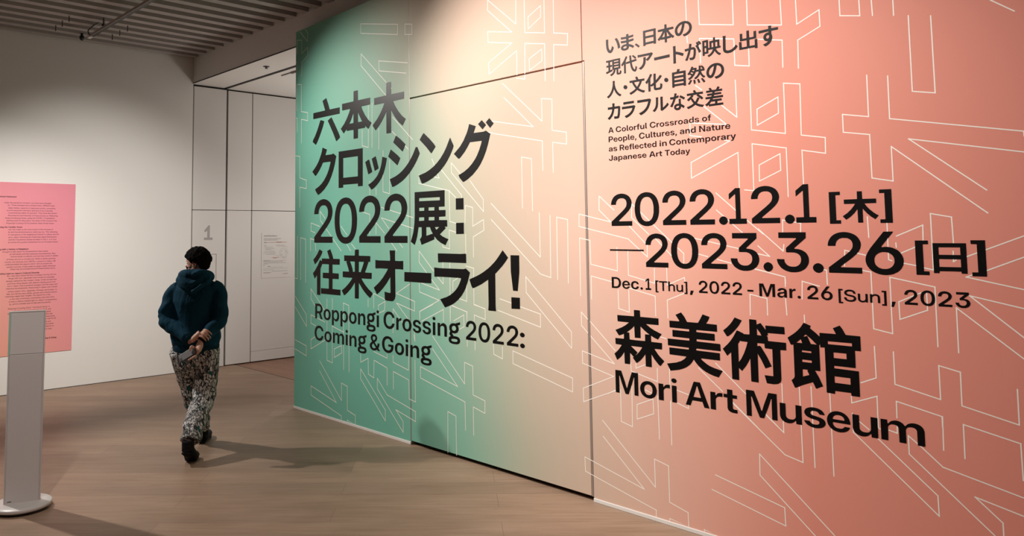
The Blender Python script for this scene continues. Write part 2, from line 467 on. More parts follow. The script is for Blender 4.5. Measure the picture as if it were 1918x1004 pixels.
  'a': [[997,16,999,667,995,716,966,806,950,835,904,890,835,937,760,968,674,989,590,999,464,999,329,978,239,946,153,896,108,853,69,788,49,738,42,704,46,700,287,700,323,763,374,804,453,829,548,833,625,818,670,796,694,775,716,745,727,716,727,658,714,632,674,603,590,585,374,564,254,542,141,501,80,462,42,416,24,388,9,343,0,295,4,234,22,176,49,127,80,92,141,49,234,16,323,0,418,0,500,16,564,39,625,80,685,152,716,156,729,144,734,16],[727,476,732,349,721,299,687,238,645,203,619,185,586,172,524,156,400,156,327,178,278,220,261,263,265,332,285,365,338,404,424,431,614,460,690,480,716,480]],
  '6': [[763,999,515,998,143,613,60,505,23,435,4,375,0,313,19,240,50,183,108,121,172,78,242,46,341,15,455,0,560,0,670,15,726,31,823,71,879,106,943,170,982,236,999,306,999,363,993,398,966,460,929,512,896,544,860,571,815,594,749,619,701,632,612,646,529,646,459,638,449,640,443,646,445,667,757,985],[625,153,579,141,534,135,463,135,420,141,358,160,331,174,294,201,267,227,248,264,236,300,236,363,244,392,265,430,288,458,331,488,358,502,393,515,441,526,529,529,573,523,608,515,654,497,709,460,730,440,753,403,765,367,765,297,757,271,732,227,707,201,670,174]],
  'A': [[999,0,633,995,624,999,369,998,30,85,0,0,203,0,281,217,285,223,702,224,715,214,790,0],[505,832,518,823,654,394,654,372,644,366,348,366,340,375,342,393,402,565,482,826,488,832]],
  't': [[990,0,999,6,996,145,790,147,755,150,702,164,677,189,668,206,668,621,674,629,690,633,993,633,996,775,983,778,693,778,674,783,665,997,287,999,278,991,278,786,259,780,3,777,0,640,9,633,259,633,278,626,278,189,290,148,312,109,347,77,387,54,443,35,549,11,690,0]],
  'u': [[2,999,0,348,11,275,35,200,63,150,108,93,186,40,263,12,332,0,436,4,509,22,572,51,652,115,695,174,725,176,740,164,742,24,999,24,999,997,734,997,731,402,723,356,688,285,637,237,611,224,561,210,453,206,386,220,345,243,298,295,274,358,270,380,268,997]],
  '[': [[985,999,23,999,0,997,0,5,14,0,976,0,994,3,994,104,609,105,590,107,581,114,581,887,609,895,994,897,999,994]],
  ']': [[14,999,0,994,5,897,397,895,425,887,425,114,415,107,397,105,5,104,0,3,19,0,990,0,999,5,999,997,980,999]],
  'P': [[2,0,242,0,244,342,251,352,570,353,697,372,791,402,845,427,900,465,932,498,965,546,990,607,999,674,993,732,969,800,928,859,875,907,817,941,746,968,701,981,626,995,574,999,0,998],[247,507,244,514,244,839,247,847,259,850,544,850,570,847,622,836,664,822,712,790,735,765,753,727,759,710,759,643,735,587,693,548,664,531,622,517,545,502,259,502]],
  'l': [[11,999,0,993,0,166,32,118,69,89,143,57,227,37,317,23,449,10,597,3,983,0,999,6,994,125,862,126,740,137,692,150,661,173,661,995,634,999]],
  'f': [[300,0,659,0,674,4,674,561,693,571,987,571,999,577,996,699,687,702,674,711,674,801,696,837,736,855,764,862,810,868,996,869,999,993,993,999,659,996,529,981,448,964,374,931,315,882,294,831,288,705,269,701,12,701,0,698,3,572,272,571,294,561,294,6]],
  'd': [[999,998,762,999,754,995,754,622,746,613,714,613,643,668,575,698,525,710,468,717,388,717,291,702,203,670,129,624,72,566,28,495,6,426,0,360,6,293,18,253,50,181,105,113,155,73,235,33,314,11,388,0,468,0,511,6,557,15,619,38,677,77,716,114,740,117,752,114,756,109,760,17,999,17],[452,583,553,583,601,575,647,557,691,530,728,495,752,452,764,414,768,391,764,306,752,268,734,236,702,198,657,167,605,145,565,137,537,135,446,137,406,145,366,160,326,186,297,213,273,251,257,293,253,407,269,460,285,488,320,527,352,551,410,575]],
  'T': [[389,0,608,0,615,3,617,841,629,846,999,848,999,999,0,999,0,848,370,846,382,841,384,6]],
  'y': [[102,0,303,0,388,16,461,49,522,104,567,173,999,999,765,999,755,996,573,610,522,487,506,481,487,482,479,487,420,625,246,996,236,999,0,998,374,288,374,271,339,200,317,170,294,150,268,139,236,133,99,132,97,7]],
  'J': [[992,999,725,999,717,995,717,286,699,230,662,191,621,167,547,149,458,148,395,155,341,174,306,198,282,223,263,275,261,360,0,360,2,253,20,204,39,169,65,134,104,99,141,75,211,43,324,14,400,3,552,0,649,10,745,31,827,60,877,88,936,138,979,205,999,286,999,993]],
  'N': [[999,998,789,999,782,995,781,441,787,299,784,292,774,288,756,289,749,295,628,475,238,995,228,999,0,998,2,1,210,0,218,3,218,568,212,700,217,709,225,711,243,710,250,704,396,492,761,3,771,0,999,1]],
 },
 'L': {
  '[': [[969,998,40,999,10,997,0,991,0,9,10,3,30,0,959,0,984,2,999,7,999,85,984,91,519,93,500,98,500,903,519,906,984,908,999,914,999,989,989,996]],
  ']': [[35,0,959,0,984,2,999,7,999,989,989,996,964,998,45,999,15,997,5,991,0,914,15,908,482,906,502,900,502,96,482,93,15,91,0,85,0,9,10,3]],
  'T': [[421,0,578,0,588,8,588,871,597,874,990,875,999,885,999,988,990,998,14,999,2,994,0,885,9,875,402,874,411,871,411,11,414,4]],
  'h': [[9,998,0,988,0,5,18,0,205,0,221,5,223,411,228,450,241,488,287,542,319,565,350,578,403,593,453,600,553,602,635,590,692,569,737,534,767,484,776,445,776,5,794,0,990,1,999,11,999,481,979,551,938,606,892,643,810,686,742,707,680,719,603,727,496,727,387,713,298,683,225,647,221,992,205,999]],
  'u': [[5,995,0,984,0,347,11,276,32,217,57,174,105,117,173,67,230,37,314,11,382,0,514,0,614,20,694,54,778,115,781,28,790,19,992,20,999,32,999,984,994,995,981,999,794,999,776,992,776,411,758,326,712,254,667,217,619,193,573,180,505,169,469,169,371,187,307,219,264,263,232,335,223,406,221,992,205,999]],
  'S': [[301,979,225,956,157,923,103,884,56,830,38,791,27,741,31,672,56,611,83,580,124,547,177,520,249,492,382,460,611,418,676,402,738,379,781,349,808,306,811,272,802,237,779,204,748,178,710,159,673,146,566,126,498,124,435,129,390,137,335,151,289,171,263,188,234,216,211,249,197,283,191,332,184,339,16,340,5,337,2,332,0,294,18,225,60,155,114,104,170,69,260,31,353,10,440,0,582,1,694,16,759,31,837,63,903,103,950,146,985,204,999,253,999,315,985,365,976,384,939,429,902,457,862,482,792,512,653,548,406,594,344,611,292,629,254,651,224,684,213,709,216,749,236,785,265,814,325,844,379,861,424,867,530,870,586,862,637,849,689,824,718,805,757,758,770,725,777,690,784,682,952,682,963,688,963,702,954,759,939,797,909,848,869,890,806,933,766,951,714,970,611,991,501,999,391,994]],
  'n': [[992,4,999,15,999,665,988,728,969,776,938,833,892,883,847,920,790,953,742,971,635,995,496,999,412,984,323,953,278,927,221,885,218,968,209,979,5,975,0,964,0,15,5,6,18,0,205,0,221,7,223,569,237,657,269,724,319,776,382,807,473,827,553,827,635,811,692,781,737,733,767,665,776,611,776,7,794,0]],
 },
 'K': {
  '本': [[962,779,561,783,558,972,556,996,552,999,436,996,433,786,430,782,38,779,37,707,39,661,41,658,211,658,322,656,325,654,282,566,198,440,113,345,3,256,0,250,84,160,186,242,197,254,199,251,198,199,200,197,433,194,436,27,438,3,441,0,559,3,560,190,562,195,792,197,795,201,795,248,798,251,855,201,910,164,916,164,996,257,999,265,933,309,888,345,802,435,711,564,666,654,669,656,783,658,957,658,959,661,961,703],[432,601,434,321,260,320,330,416,398,531],[561,599,603,512,689,378,732,320,561,321]],
  'ラ': [[0,722,0,624,3,572,5,568,112,573,788,570,773,518,738,453,683,379,620,315,574,282,461,216,397,189,354,173,185,126,270,32,301,0,437,40,560,94,681,169,765,239,835,318,884,390,948,520,999,660,995,667,899,726,844,714,133,714],[114,992,119,853,121,847,225,851,897,851,903,854,898,993,896,999,781,993,119,994]],
  'い': [[4,999,1,996,0,984,7,910,10,655,18,512,39,356,67,242,118,124,177,50,223,20,261,5,307,0,351,11,415,53,461,112,507,204,553,339,452,464,438,476,394,327,371,270,338,212,310,188,294,187,269,198,246,224,216,281,199,327,184,390,169,488,159,654,159,880,168,988,164,992],[863,191,999,254,983,405,944,576,893,732,835,861,796,928,771,959,765,962,646,914,636,906,714,766,741,705,782,589,827,402,857,204]],
  'ま': [[909,51,999,168,898,236,794,289,686,332,599,357,593,379,588,485,592,489,750,498,955,518,958,521,961,549,965,649,943,649,685,625,589,623,585,629,585,725,589,731,604,733,947,758,951,809,950,889,719,866,589,860,585,865,585,930,592,998,452,999,424,997,420,994,422,887,420,857,415,854,247,857,27,878,11,877,12,794,15,750,18,746,260,728,402,726,415,724,417,719,417,622,413,617,282,617,142,625,42,638,8,629,3,624,3,554,12,507,15,504,269,488,415,486,421,485,424,479,425,385,294,388,206,376,152,361,108,343,40,294,5,234,0,163,22,106,61,63,104,40,152,22,250,2,380,0,467,19,484,25,541,56,582,102,603,161,603,210,607,213,638,203,716,168,815,111,898,54],[433,256,435,191,429,171,407,147,380,135,353,130,279,130,238,136,186,154,167,173,161,199,169,217,193,238,220,250,269,262,318,265,389,263]],
  '、': [[0,761,6,745,482,278,722,0,736,3,999,226,999,241,967,320,722,595,517,800,289,999,263,990]],
  '日': [[999,999,0,999,1,0,167,0,171,67,175,69,463,72,822,72,825,68,828,11,832,6,999,6],[172,207,172,475,825,473,824,207],[172,610,172,867,825,867,824,610]],
  'の': [[30,276,57,218,94,163,135,128,172,108,216,97,261,98,309,117,354,149,392,193,429,252,468,335,495,407,557,638,591,843,598,847,631,840,681,820,737,783,785,734,811,693,831,646,851,561,853,483,844,424,828,370,800,319,762,270,711,227,681,206,631,182,550,159,464,146,450,139,532,0,648,25,734,59,830,119,890,178,933,241,968,316,993,415,999,535,986,629,960,715,908,811,848,880,779,931,689,974,605,995,501,999,404,983,301,945,205,884,130,811,69,723,38,658,12,567,0,492,5,379],[441,841,442,828,434,766,406,626,379,523,338,402,303,330,268,285,240,270,214,274,192,290,175,315,156,358,145,404,141,487,154,558,170,606,195,655,228,703,290,766,385,823]],
  '現': [[927,999,421,998,420,369,425,366,503,364,507,361,487,275,472,242,448,204,414,169,375,142,261,94,318,0,323,0,393,25,441,50,495,92,533,131,564,178,590,236,608,305,617,359,621,362,684,360,688,357,689,98,696,63,716,35,763,17,918,17,954,33,974,60,992,121,999,210,991,215,911,254,905,254,904,252,897,146,891,127,865,122,799,122,795,123,792,129,795,361,819,364,927,366,931,369,929,995],[28,177,414,298,420,302,405,400,402,404,272,367,270,371,270,568,272,571,293,572,391,575,394,675,390,680,284,682,269,685,268,876,284,881,402,883,401,987,399,991,25,990,19,987,20,883,156,881,159,878,161,845,160,683,134,680,35,677,33,578,37,573,146,571,161,568,162,340,151,333,0,287,3,264],[824,538,824,484,819,467,605,467,528,469,524,473,524,527,528,544,742,544,819,542],[824,716,824,662,819,645,605,645,528,646,524,650,524,704,528,721,742,721,819,718],[824,891,824,839,819,822,605,822,528,824,524,828,524,880,528,896,742,896,819,894]],
  '代': [[287,1,289,5,292,731,358,854,405,961,311,999,300,982,230,842,173,751,96,650,0,547,47,470,63,448,117,500,171,563,181,570,183,7,188,4],[540,994,537,989,537,920,552,676,310,638,321,542,325,537,340,538,555,564,564,563,583,446,606,330,643,213,675,143,720,77,778,28,804,14,846,2,880,0,900,5,938,36,968,90,988,167,999,260,909,317,892,193,881,150,873,135,867,129,853,129,831,139,808,158,764,220,721,334,689,468,675,574,679,579,972,619,979,642,964,724,962,726,950,726,663,691,652,789,642,988,638,991],[698,933,806,824,880,737,964,794,931,840,889,887,777,986]],
  'ア': [[519,776,372,770,375,575,366,486,341,380,300,297,238,225,208,199,145,157,48,109,51,103,168,1,174,0,253,42,350,117,415,197,466,289,495,376,517,488,528,627,523,770],[0,997,4,840,7,835,103,841,773,840,754,806,704,744,673,711,629,669,531,595,577,551,645,493,728,558,810,643,897,754,999,912,929,988,916,997,834,988,147,988,13,999,4,999]],
  'ト': [[23,999,2,967,14,901,14,102,0,8,4,5,76,2,247,0,250,9,241,108,243,515,351,494,555,442,907,333,916,343,999,475,876,520,659,581,248,676,245,681,241,761,241,906,250,994,243,998]],
  'が': [[288,932,284,926,275,811,256,697,247,695,4,681,0,678,18,546,205,567,224,568,225,565,200,464,141,303,77,163,10,56,21,48,128,0,139,11,167,54,207,131,249,229,306,383,362,577,366,584,470,589,509,581,523,571,531,558,542,526,542,445,540,393,530,309,519,248,502,192,489,164,468,146,446,137,383,139,275,161,293,27,377,9,444,5,500,13,544,32,579,63,597,88,619,136,646,232,660,326,669,449,667,554,647,623,631,648,611,672,583,691,550,704,507,712,431,708,392,709,423,910,392,925],[860,323,970,382,974,387,927,506,904,554,857,653,811,736,813,740,874,766,884,773,842,857,788,945,779,957,683,919,748,797,656,751,653,746,710,658,747,590,805,464,853,329],[798,963,808,943,904,775,999,814,972,876,895,999,886,997]],
  '映': [[1,927,0,470,2,121,107,120,110,201,114,206,316,208,317,383,320,388,557,384,571,380,557,339,538,299,484,226,440,187,391,154,265,90,268,82,325,11,332,6,342,9,435,53,538,123,586,172,614,210,658,288,710,191,762,122,819,67,864,34,922,2,928,0,931,2,996,80,999,88,938,122,893,152,828,217,780,286,749,348,738,380,753,384,918,386,986,388,990,391,990,486,979,489,932,491,929,494,928,834,739,837,707,839,702,999,598,999,593,839,565,837,391,834,390,494,388,491,320,488,317,492,316,626,315,930,141,931],[112,311,110,315,110,518,114,522,205,522,208,516,208,313,203,311],[589,732,593,729,595,684,596,535,593,496,589,493,569,491,503,491,500,496,498,556,498,727,501,730,523,732],[817,732,820,727,819,494,815,491,705,491,703,496,703,535,706,729,711,732],[112,625,110,629,110,822,114,825,205,825,208,821,208,628,203,625]],
  'し': [[10,999,6,996,6,983,16,898,16,739,0,263,18,174,37,137,62,103,102,66,123,54,153,40,223,15,325,0,431,0,527,10,620,31,733,72,812,113,903,175,999,268,983,301,887,390,883,388,796,300,714,236,633,191,547,163,435,145,322,147,254,165,211,196,191,229,179,269,179,345,192,809,198,894,212,990,206,992]],
  '出': [[999,1,997,473,869,471,863,467,859,173,620,172,573,174,569,178,568,504,653,507,944,510,950,513,949,903,816,901,810,621,808,619,753,617,573,617,568,620,562,999,434,997,428,994,425,700,424,621,420,617,190,618,186,898,182,901,55,901,54,513,60,510,342,507,425,504,424,178,420,174,373,172,140,173,136,467,130,471,5,474,1,469,0,62,855,59,860,56,863,11,869,0]],
  'す': [[999,852,652,858,648,860,648,882,655,998,531,999,507,997,503,995,510,892,510,860,507,855,0,842,6,714,8,710,328,725,507,725,511,722,510,672,489,675,434,675,360,653,314,625,288,598,269,570,246,522,236,468,239,410,262,348,297,302,352,266,367,259,421,244,480,243,468,231,413,189,344,155,205,111,297,12,324,0,395,25,464,57,521,93,554,119,595,161,629,210,654,258,672,307,685,368,687,452,674,520,650,576,649,725,785,728,991,723,994,728],[505,540,523,525,538,493,537,442,523,406,501,381,481,373,443,373,413,383,386,407,374,437,371,466,384,506,403,529,435,546,473,551]],
  '人': [[447,999,428,979,423,803,407,682,378,563,325,423,267,323,202,243,124,172,7,96,0,89,86,4,94,0,215,79,261,118,309,168,325,188,373,250,410,309,429,347,471,440,498,519,513,474,557,371,598,293,653,214,695,163,766,96,851,36,920,4,946,42,998,98,999,101,878,174,816,223,743,304,679,402,619,534,593,614,569,709,553,813,558,993,554,995]],
  '文': [[59,7,65,3,83,0,179,35,290,84,386,139,500,221,569,166,684,95,817,35,922,3,927,4,999,110,859,155,748,206,637,274,597,307,593,313,647,379,718,486,769,583,812,687,974,689,977,806,606,809,558,914,507,997,503,999,390,958,449,843,461,811,459,809,22,806,21,736,23,689,184,687,227,589,285,481,358,374,408,313,404,307,335,255,247,204,149,159,0,108,2,99],[315,687,671,686,675,682,657,635,601,530,543,445,502,399,463,439,384,549,327,654]],
  '化': [[939,54,959,81,976,122,991,189,999,318,886,371,881,371,878,365,875,264,866,187,855,157,846,146,825,141,658,141,637,143,628,152,622,173,622,409,630,420,759,525,858,622,929,703,981,777,981,782,881,847,874,850,812,768,751,696,667,612,623,578,622,971,619,973,583,975,498,976,495,886,493,477,418,426,303,361,301,367,303,738,362,847,412,960,407,964,296,999,236,873,165,757,91,660,0,566,75,455,128,504,166,550,173,553,175,4,273,0,296,0,299,2,302,325,370,259,482,322,492,324,495,290,497,131,506,95,519,68,557,35,617,20,858,20,900,30]],
  '自': [[0,1,152,0,158,7,161,53,166,56,827,56,834,53,837,14,843,6,999,7,999,851,527,854,524,857,580,967,583,976,414,999,406,994,347,855,0,851],[834,277,832,179,827,175,166,177,161,179,163,277,166,281,827,280],[834,502,832,404,827,400,166,402,161,404,163,502,166,506,827,505],[834,729,832,628,827,624,166,625,161,628,163,729,166,734,827,732]],
  '然': [[746,236,836,107,896,0,902,0,992,41,990,65,962,114,844,273],[248,241,149,265,91,166,0,41,97,4,103,5,179,107,229,189,247,230],[350,10,439,26,453,31,443,138,420,243,333,235,322,230,345,23],[534,234,581,99,603,17,619,17,710,36,683,138,635,253],[16,351,88,267,164,303,247,359,328,435,384,503,441,596,484,686,485,667,488,664,640,664,644,663,644,657,637,620,620,572,594,521,563,476,521,431,492,406,373,328,377,319,443,254,449,252,531,298,589,343,640,396,691,467,713,510,738,458,785,384,814,347,863,299,929,256,996,333,999,342,913,405,853,474,829,513,797,578,773,657,779,662,926,662,974,665,978,766,905,768,965,805,967,811,908,893,837,970,761,929,759,931,758,972,755,976,657,976,654,972,651,772,629,769,513,767,511,772,534,876,472,901,321,899,318,903,341,968,340,973,240,999,190,883,140,790,74,698,0,620,5,600,63,548,79,554,108,577,195,517,224,494,226,489,201,464,146,422,94,390,20,355],[332,624,321,601,297,568,292,566,174,641,153,627,207,700,326,630],[405,796,391,747,375,712,261,771,231,737,229,737,268,800,401,799],[761,913,769,900,825,835,867,775,869,770,794,769,763,772,760,820]],
  'カ': [[0,98,130,0,258,93,326,161,355,192,424,293,469,387,516,531,538,648,831,647,836,642,837,590,821,382,796,242,773,184,758,169,743,164,659,164,540,175,518,175,514,169,530,41,535,30,788,21,834,32,864,47,899,80,925,130,958,254,983,458,999,750,907,792,836,786,557,787,555,811,564,994,560,997,534,999,392,998,400,919,400,814,397,795,392,786,179,786,36,793,35,703,38,648,41,644,175,649,321,649,377,647,380,645,366,566,343,490,306,401,266,332,206,258,165,219,117,178,3,105]],
  'フ': [[0,999,0,891,3,832,7,830,785,830,791,826,765,712,715,590,645,471,585,399,494,318,393,252,259,191,100,141,101,137,198,26,237,0,368,49,518,126,640,217,744,321,814,416,887,559,939,701,999,929,894,998,825,991,139,991]],
  'ル': [[352,998,222,993,218,989,226,900,225,679,216,515,198,407,176,337,122,230,71,162,0,89,112,0,119,1,181,65,247,163,298,272,325,359,340,448,351,585,356,848,363,955,357,989],[504,999,501,994,501,122,494,78,574,1,734,111,834,195,922,288,999,398,929,512,922,519,841,407,781,341,682,255,638,230,637,939,642,992,640,995,598,998]],
  'な': [[714,645,590,642,586,639,595,370,557,375,481,375,415,363,337,325,311,304,289,273,276,245,265,204,269,144,294,88,320,57,347,38,395,17,476,0,565,2,634,22,686,60,712,98,730,151,731,184,734,187,770,166,885,75,892,72,963,178,962,184,925,220,867,261,798,304,728,337,719,603,717,643],[599,241,599,196,593,174,573,147,550,136,521,129,476,129,453,133,413,154,398,176,396,194,403,214,419,231,451,248,487,256,539,256,583,248],[118,212,138,225,151,237,184,287,260,416,336,571,382,684,401,691,499,708,590,736,586,857,583,863,469,832,435,827,425,828,460,978,457,986,326,999,316,998,300,889,278,805,220,801,63,807,22,807,18,803,18,700,35,676,228,673,233,671,204,603,141,482,70,370,0,279],[632,740,634,736,649,728,810,639,923,561,930,564,999,664,966,699,884,750,718,837,697,832,690,828]],
  '交': [[67,0,76,0,124,9,250,49,325,81,427,133,499,180,574,130,665,82,760,46,860,17,918,7,927,7,990,95,999,110,998,112,854,146,748,181,656,223,594,265,630,306,684,382,720,447,758,531,876,419,970,490,935,538,867,602,764,682,703,726,707,729,958,729,961,731,961,754,956,843,585,844,541,927,496,996,492,999,384,960,430,874,443,847,441,845,56,843,33,840,32,731,34,727,283,729,289,726,242,675,185,623,27,511,25,506,117,422,250,519,290,431,325,371,376,299,406,265,347,225,255,181,153,144,0,102],[755,535,742,536,643,568,569,425,529,373,499,342,487,352,423,434,398,476,356,562,267,535,363,626,416,696,415,700,346,724,342,728,350,729,653,728,651,724,586,677,585,673]],
  '差': [[996,1,995,105,992,109,744,112,680,114,675,117,676,230,914,233,917,237,918,341,487,345,413,346,409,349,440,398,999,399,999,503,996,508,598,510,489,512,486,515,506,568,510,572,908,576,905,673,902,678,552,678,540,682,539,689,550,732,554,739,955,741,958,746,960,847,797,848,765,851,766,857,831,959,716,999,712,996,651,884,630,852,624,848,409,848,358,934,310,992,212,953,266,869,273,851,77,847,78,746,81,741,353,739,422,737,426,734,413,683,409,678,130,676,126,673,131,573,377,571,379,568,377,562,358,511,30,507,31,404,33,399,253,397,295,395,297,392,261,336,186,248,101,178,0,115,72,26,77,24,100,31,154,66,200,102,202,100,202,5,205,0],[212,111,242,136,304,199,340,246,343,245,346,234,350,233,550,231,554,228,555,117,552,112]],
 },
 'H': {
  '六': [[433,493,314,533,284,525,223,408,162,305,83,194,19,122,0,82,1,76,112,0,117,1,148,27,234,139,309,255,379,375],[566,491,566,488,573,475,767,184,872,4,879,5,997,68,999,71,997,82,990,113,887,274,697,547,691,547],[990,592,990,723,987,727,622,728,625,734,622,744,585,837,503,999,367,955,460,741,463,728,24,727,19,725,19,594,23,590,986,590]],
  '本': [[958,785,570,788,567,818,565,994,560,999,429,998,426,808,424,788,421,786,40,785,42,646,117,644,293,644,311,642,314,639,280,570,199,449,116,355,2,260,0,255,94,151,195,232,198,229,198,195,200,191,381,191,425,188,428,164,429,4,432,0,566,1,569,185,571,189,794,191,797,195,797,229,799,232,838,199,904,154,999,266,999,270,922,322,884,355,797,446,713,568,678,639,680,642,700,644,879,644,954,646,957,653],[425,555,425,333,286,331,290,339,336,401],[569,550,590,510,614,470,671,379,705,335,705,331,569,333]],
  '木': [[0,207,80,114,90,103,95,102,194,173,257,229,335,314,428,440,431,4,437,1,565,0,568,4,568,387,570,445,572,447,615,383,700,278,804,176,901,106,909,104,992,207,999,216,999,221,918,272,870,311,788,390,756,424,678,524,629,605,631,608,655,610,947,612,950,619,951,748,572,751,570,755,567,995,561,998,432,999,428,752,50,748,51,619,55,612,342,610,367,608,369,605,329,536,245,423,144,319,3,212]],
  'ク': [[247,0,290,8,380,42,517,112,644,201,720,271,805,372,881,493,935,605,999,776,998,780,885,843,830,831,798,830,557,832,555,836,617,947,446,999,435,999,403,915,366,848,275,725,240,690,168,623,7,516,0,510,1,507,111,425,141,412,191,442,299,523,384,605,451,681,766,680,771,679,772,675,757,629,704,528,642,437,589,378,504,302,398,232,350,210,284,178,125,125,126,118,160,72]],
  'ロ': [[999,999,1,999,0,1,184,0,188,3,191,32,191,74,201,78,804,75,810,67,812,3,815,0,999,1],[191,805,808,806,808,266,192,266]],
  'ッ': [[999,898,802,956,769,784,726,653,683,561,609,450,533,370,423,284,307,219,141,154,143,148,271,8,298,1,312,0,324,4,425,51,552,130,653,212,746,309,829,425,894,549,945,686,995,870],[1,860,0,856,11,826,145,472,324,535,327,539,182,914,132,916],[451,556,617,621,621,626,536,878,487,992,481,999,316,935,311,930,442,574]],
  'シ': [[50,150,126,3,130,0,172,2,298,38,445,96,537,143,639,209,732,280,784,328,819,360,903,450,971,541,999,588,999,596,933,711,887,722,800,594,741,523,645,429,550,355,442,287,344,240,231,198,53,155],[0,609,1,604,23,589,300,411,391,543,389,549,295,617,87,739,83,737],[167,871,467,668,475,674,560,796,557,803,416,904,259,999,251,991]],
  'ン': [[0,162,86,10,95,0,153,7,267,38,417,96,523,153,634,225,741,313,826,400,892,483,972,604,994,653,999,664,998,670,910,825,903,831,799,656,734,566,631,456,538,380,435,312,294,245,193,209,20,169],[36,879,36,875,45,868,227,715,370,577,377,578,495,696,495,701,485,714,443,762,343,852,157,999,146,994,107,961]],
  '展': [[116,999,115,557,104,407,88,307,72,237,47,168,0,61,105,0,152,91,182,179,217,334,301,333,305,328,305,171,293,142,264,115,254,102,299,4,633,103,637,107,638,151,643,158,718,95,773,63,817,39,921,2,929,4,959,54,999,105,999,109,912,137,857,157,784,198,933,307,933,313,907,334,974,336,973,450,968,453,768,457,765,462,765,514,770,519,932,521,935,634,931,637,766,639,764,644,762,696,766,701,912,702,914,999],[427,332,526,332,563,260,598,215,599,210,427,170],[775,332,697,278,676,299,658,328,659,330,673,333],[374,514,374,459,371,455,274,451,233,451,229,453,232,506,237,520,362,519],[492,457,492,514,495,519,643,519,647,516,648,459,645,455,496,455],[378,696,376,644,373,639,242,637,238,639,237,693,240,699,373,699],[490,696,495,699,647,700,649,696,647,639,643,637,495,637,492,641],[793,823,787,819,240,822,237,828,237,878,244,882,791,879,793,873]],
  '往': [[999,34,998,147,995,152,725,154,721,155,718,162,719,368,755,371,937,374,938,484,932,488,720,491,716,671,719,674,750,675,967,677,970,682,972,792,967,795,743,795,729,841,701,896,637,999,526,958,585,846,608,795,334,794,331,790,333,743,330,738,264,764,192,657,145,599,74,525,0,462,64,348,148,425,153,426,156,8,162,3,274,0,277,4,279,573,348,677,588,674,590,669,588,491,371,487,368,377,374,373,551,371,588,368,588,158,581,154,306,152,303,147,302,34],[355,949,242,992,162,888,104,833,14,762,14,755,73,662,81,663,167,727,262,821,315,884]],
  '来': [[930,872,567,873,565,878,563,992,560,998,557,999,442,996,437,878,434,873,80,872,82,756,184,754,153,739,224,598,246,542,243,540,226,538,31,537,33,419,118,416,330,416,353,414,355,412,337,388,285,335,221,281,118,206,0,138,70,50,80,42,112,56,192,105,304,190,372,258,436,325,439,284,439,3,443,0,562,3,565,327,675,212,747,149,847,79,919,39,927,39,999,121,990,146,875,211,777,284,696,359,650,412,652,414,674,416,887,416,972,419,974,537,817,538,762,540,759,542,805,615,868,742,868,748,855,754,928,756],[434,541,372,541,360,593,342,637,321,681,280,746,279,752,436,752,437,554],[564,542,565,752,733,752,697,669,629,541]],
  'オ': [[999,800,889,793,732,796,729,812,726,906,732,994,728,999,554,998,553,986,568,874,568,799,564,793,172,793,57,800,59,635,62,629,231,636,472,634,490,632,492,628,443,570,315,447,211,366,116,306,1,240,0,236,97,121,107,112,112,111,211,166,331,252,446,348,572,478,578,189,576,162,570,158,510,160,375,175,383,40,392,17,398,11,441,2,633,0,685,19,720,55,737,102,731,628,739,634,858,636,994,631,998,636]],
  'ラ': [[0,728,1,562,6,554,162,561,655,559,762,555,753,523,717,457,667,390,605,329,550,289,455,234,357,194,170,143,194,113,302,0,444,42,559,91,675,162,765,237,841,322,888,395,941,504,999,661,997,666,890,733,844,721,810,719,166,719],[109,991,114,841,119,826,266,832,898,830,903,833,900,983,895,999,748,991,288,994,116,994]],
  'イ': [[998,887,891,983,872,999,867,999,759,888,679,817,576,744,494,693,367,629,272,588,192,559,0,497,0,488,57,374,84,351,115,357,314,427,484,507,495,509,498,102,488,5,494,1,680,0,681,15,673,93,675,611,853,743,938,818,987,869,999,883]],
  '森': [[80,879,83,773,86,766,317,764,321,761,242,700,174,661,33,599,104,504,188,537,204,546,208,545,209,542,209,485,206,454,195,451,30,449,26,447,29,349,32,340,154,337,157,335,143,310,101,253,62,211,0,156,52,49,59,53,118,100,153,136,202,206,208,210,212,0,312,2,321,5,325,208,335,201,397,145,397,139,384,129,382,125,448,45,454,43,484,58,533,98,576,143,637,222,640,3,752,1,755,5,755,223,757,229,815,145,887,68,921,44,932,53,999,138,921,204,882,245,827,317,817,335,820,337,963,340,966,448,962,451,758,452,755,560,759,563,820,532,889,508,963,607,958,611,827,661,752,700,663,761,667,764,907,766,910,770,911,881,554,882,551,886,548,988,545,998,436,999,433,998,430,993,428,886,425,882],[342,338,529,339,574,337,577,335,557,301,508,237,459,188,433,169,434,175,474,226,476,233],[730,577,642,575,640,564,639,478,638,456,635,453,463,449,334,451,325,454,322,463,319,574,314,576,263,577,370,653,416,699,427,707,433,496,545,500,549,506,549,628,551,708,554,710,583,683,638,638]],
  '美': [[57,0,80,3,223,35,293,61,358,93,417,136,447,166,473,200,496,238,539,184,578,144,652,89,706,61,772,35,845,14,926,0,930,2,999,110,849,141,779,163,729,187,652,238,623,270,652,272,959,274,961,279,962,389,588,391,547,393,545,396,549,420,554,425,974,426,978,429,975,528,970,538,623,540,563,542,559,545,559,576,561,580,883,582,882,688,879,692,605,694,561,696,559,699,559,728,561,732,928,734,926,845,741,849,741,853,782,914,804,963,683,996,634,908,595,849,398,848,394,851,350,930,294,996,288,999,186,952,244,871,254,849,233,846,66,845,67,737,70,733,427,731,432,728,432,706,430,695,426,692,122,692,118,688,118,587,121,582,427,580,430,576,430,545,427,540,24,537,25,429,28,425,413,423,417,420,413,394,409,390,50,389,51,279,53,274,336,272,366,270,368,268,327,223,264,182,173,147,0,110,0,105]],
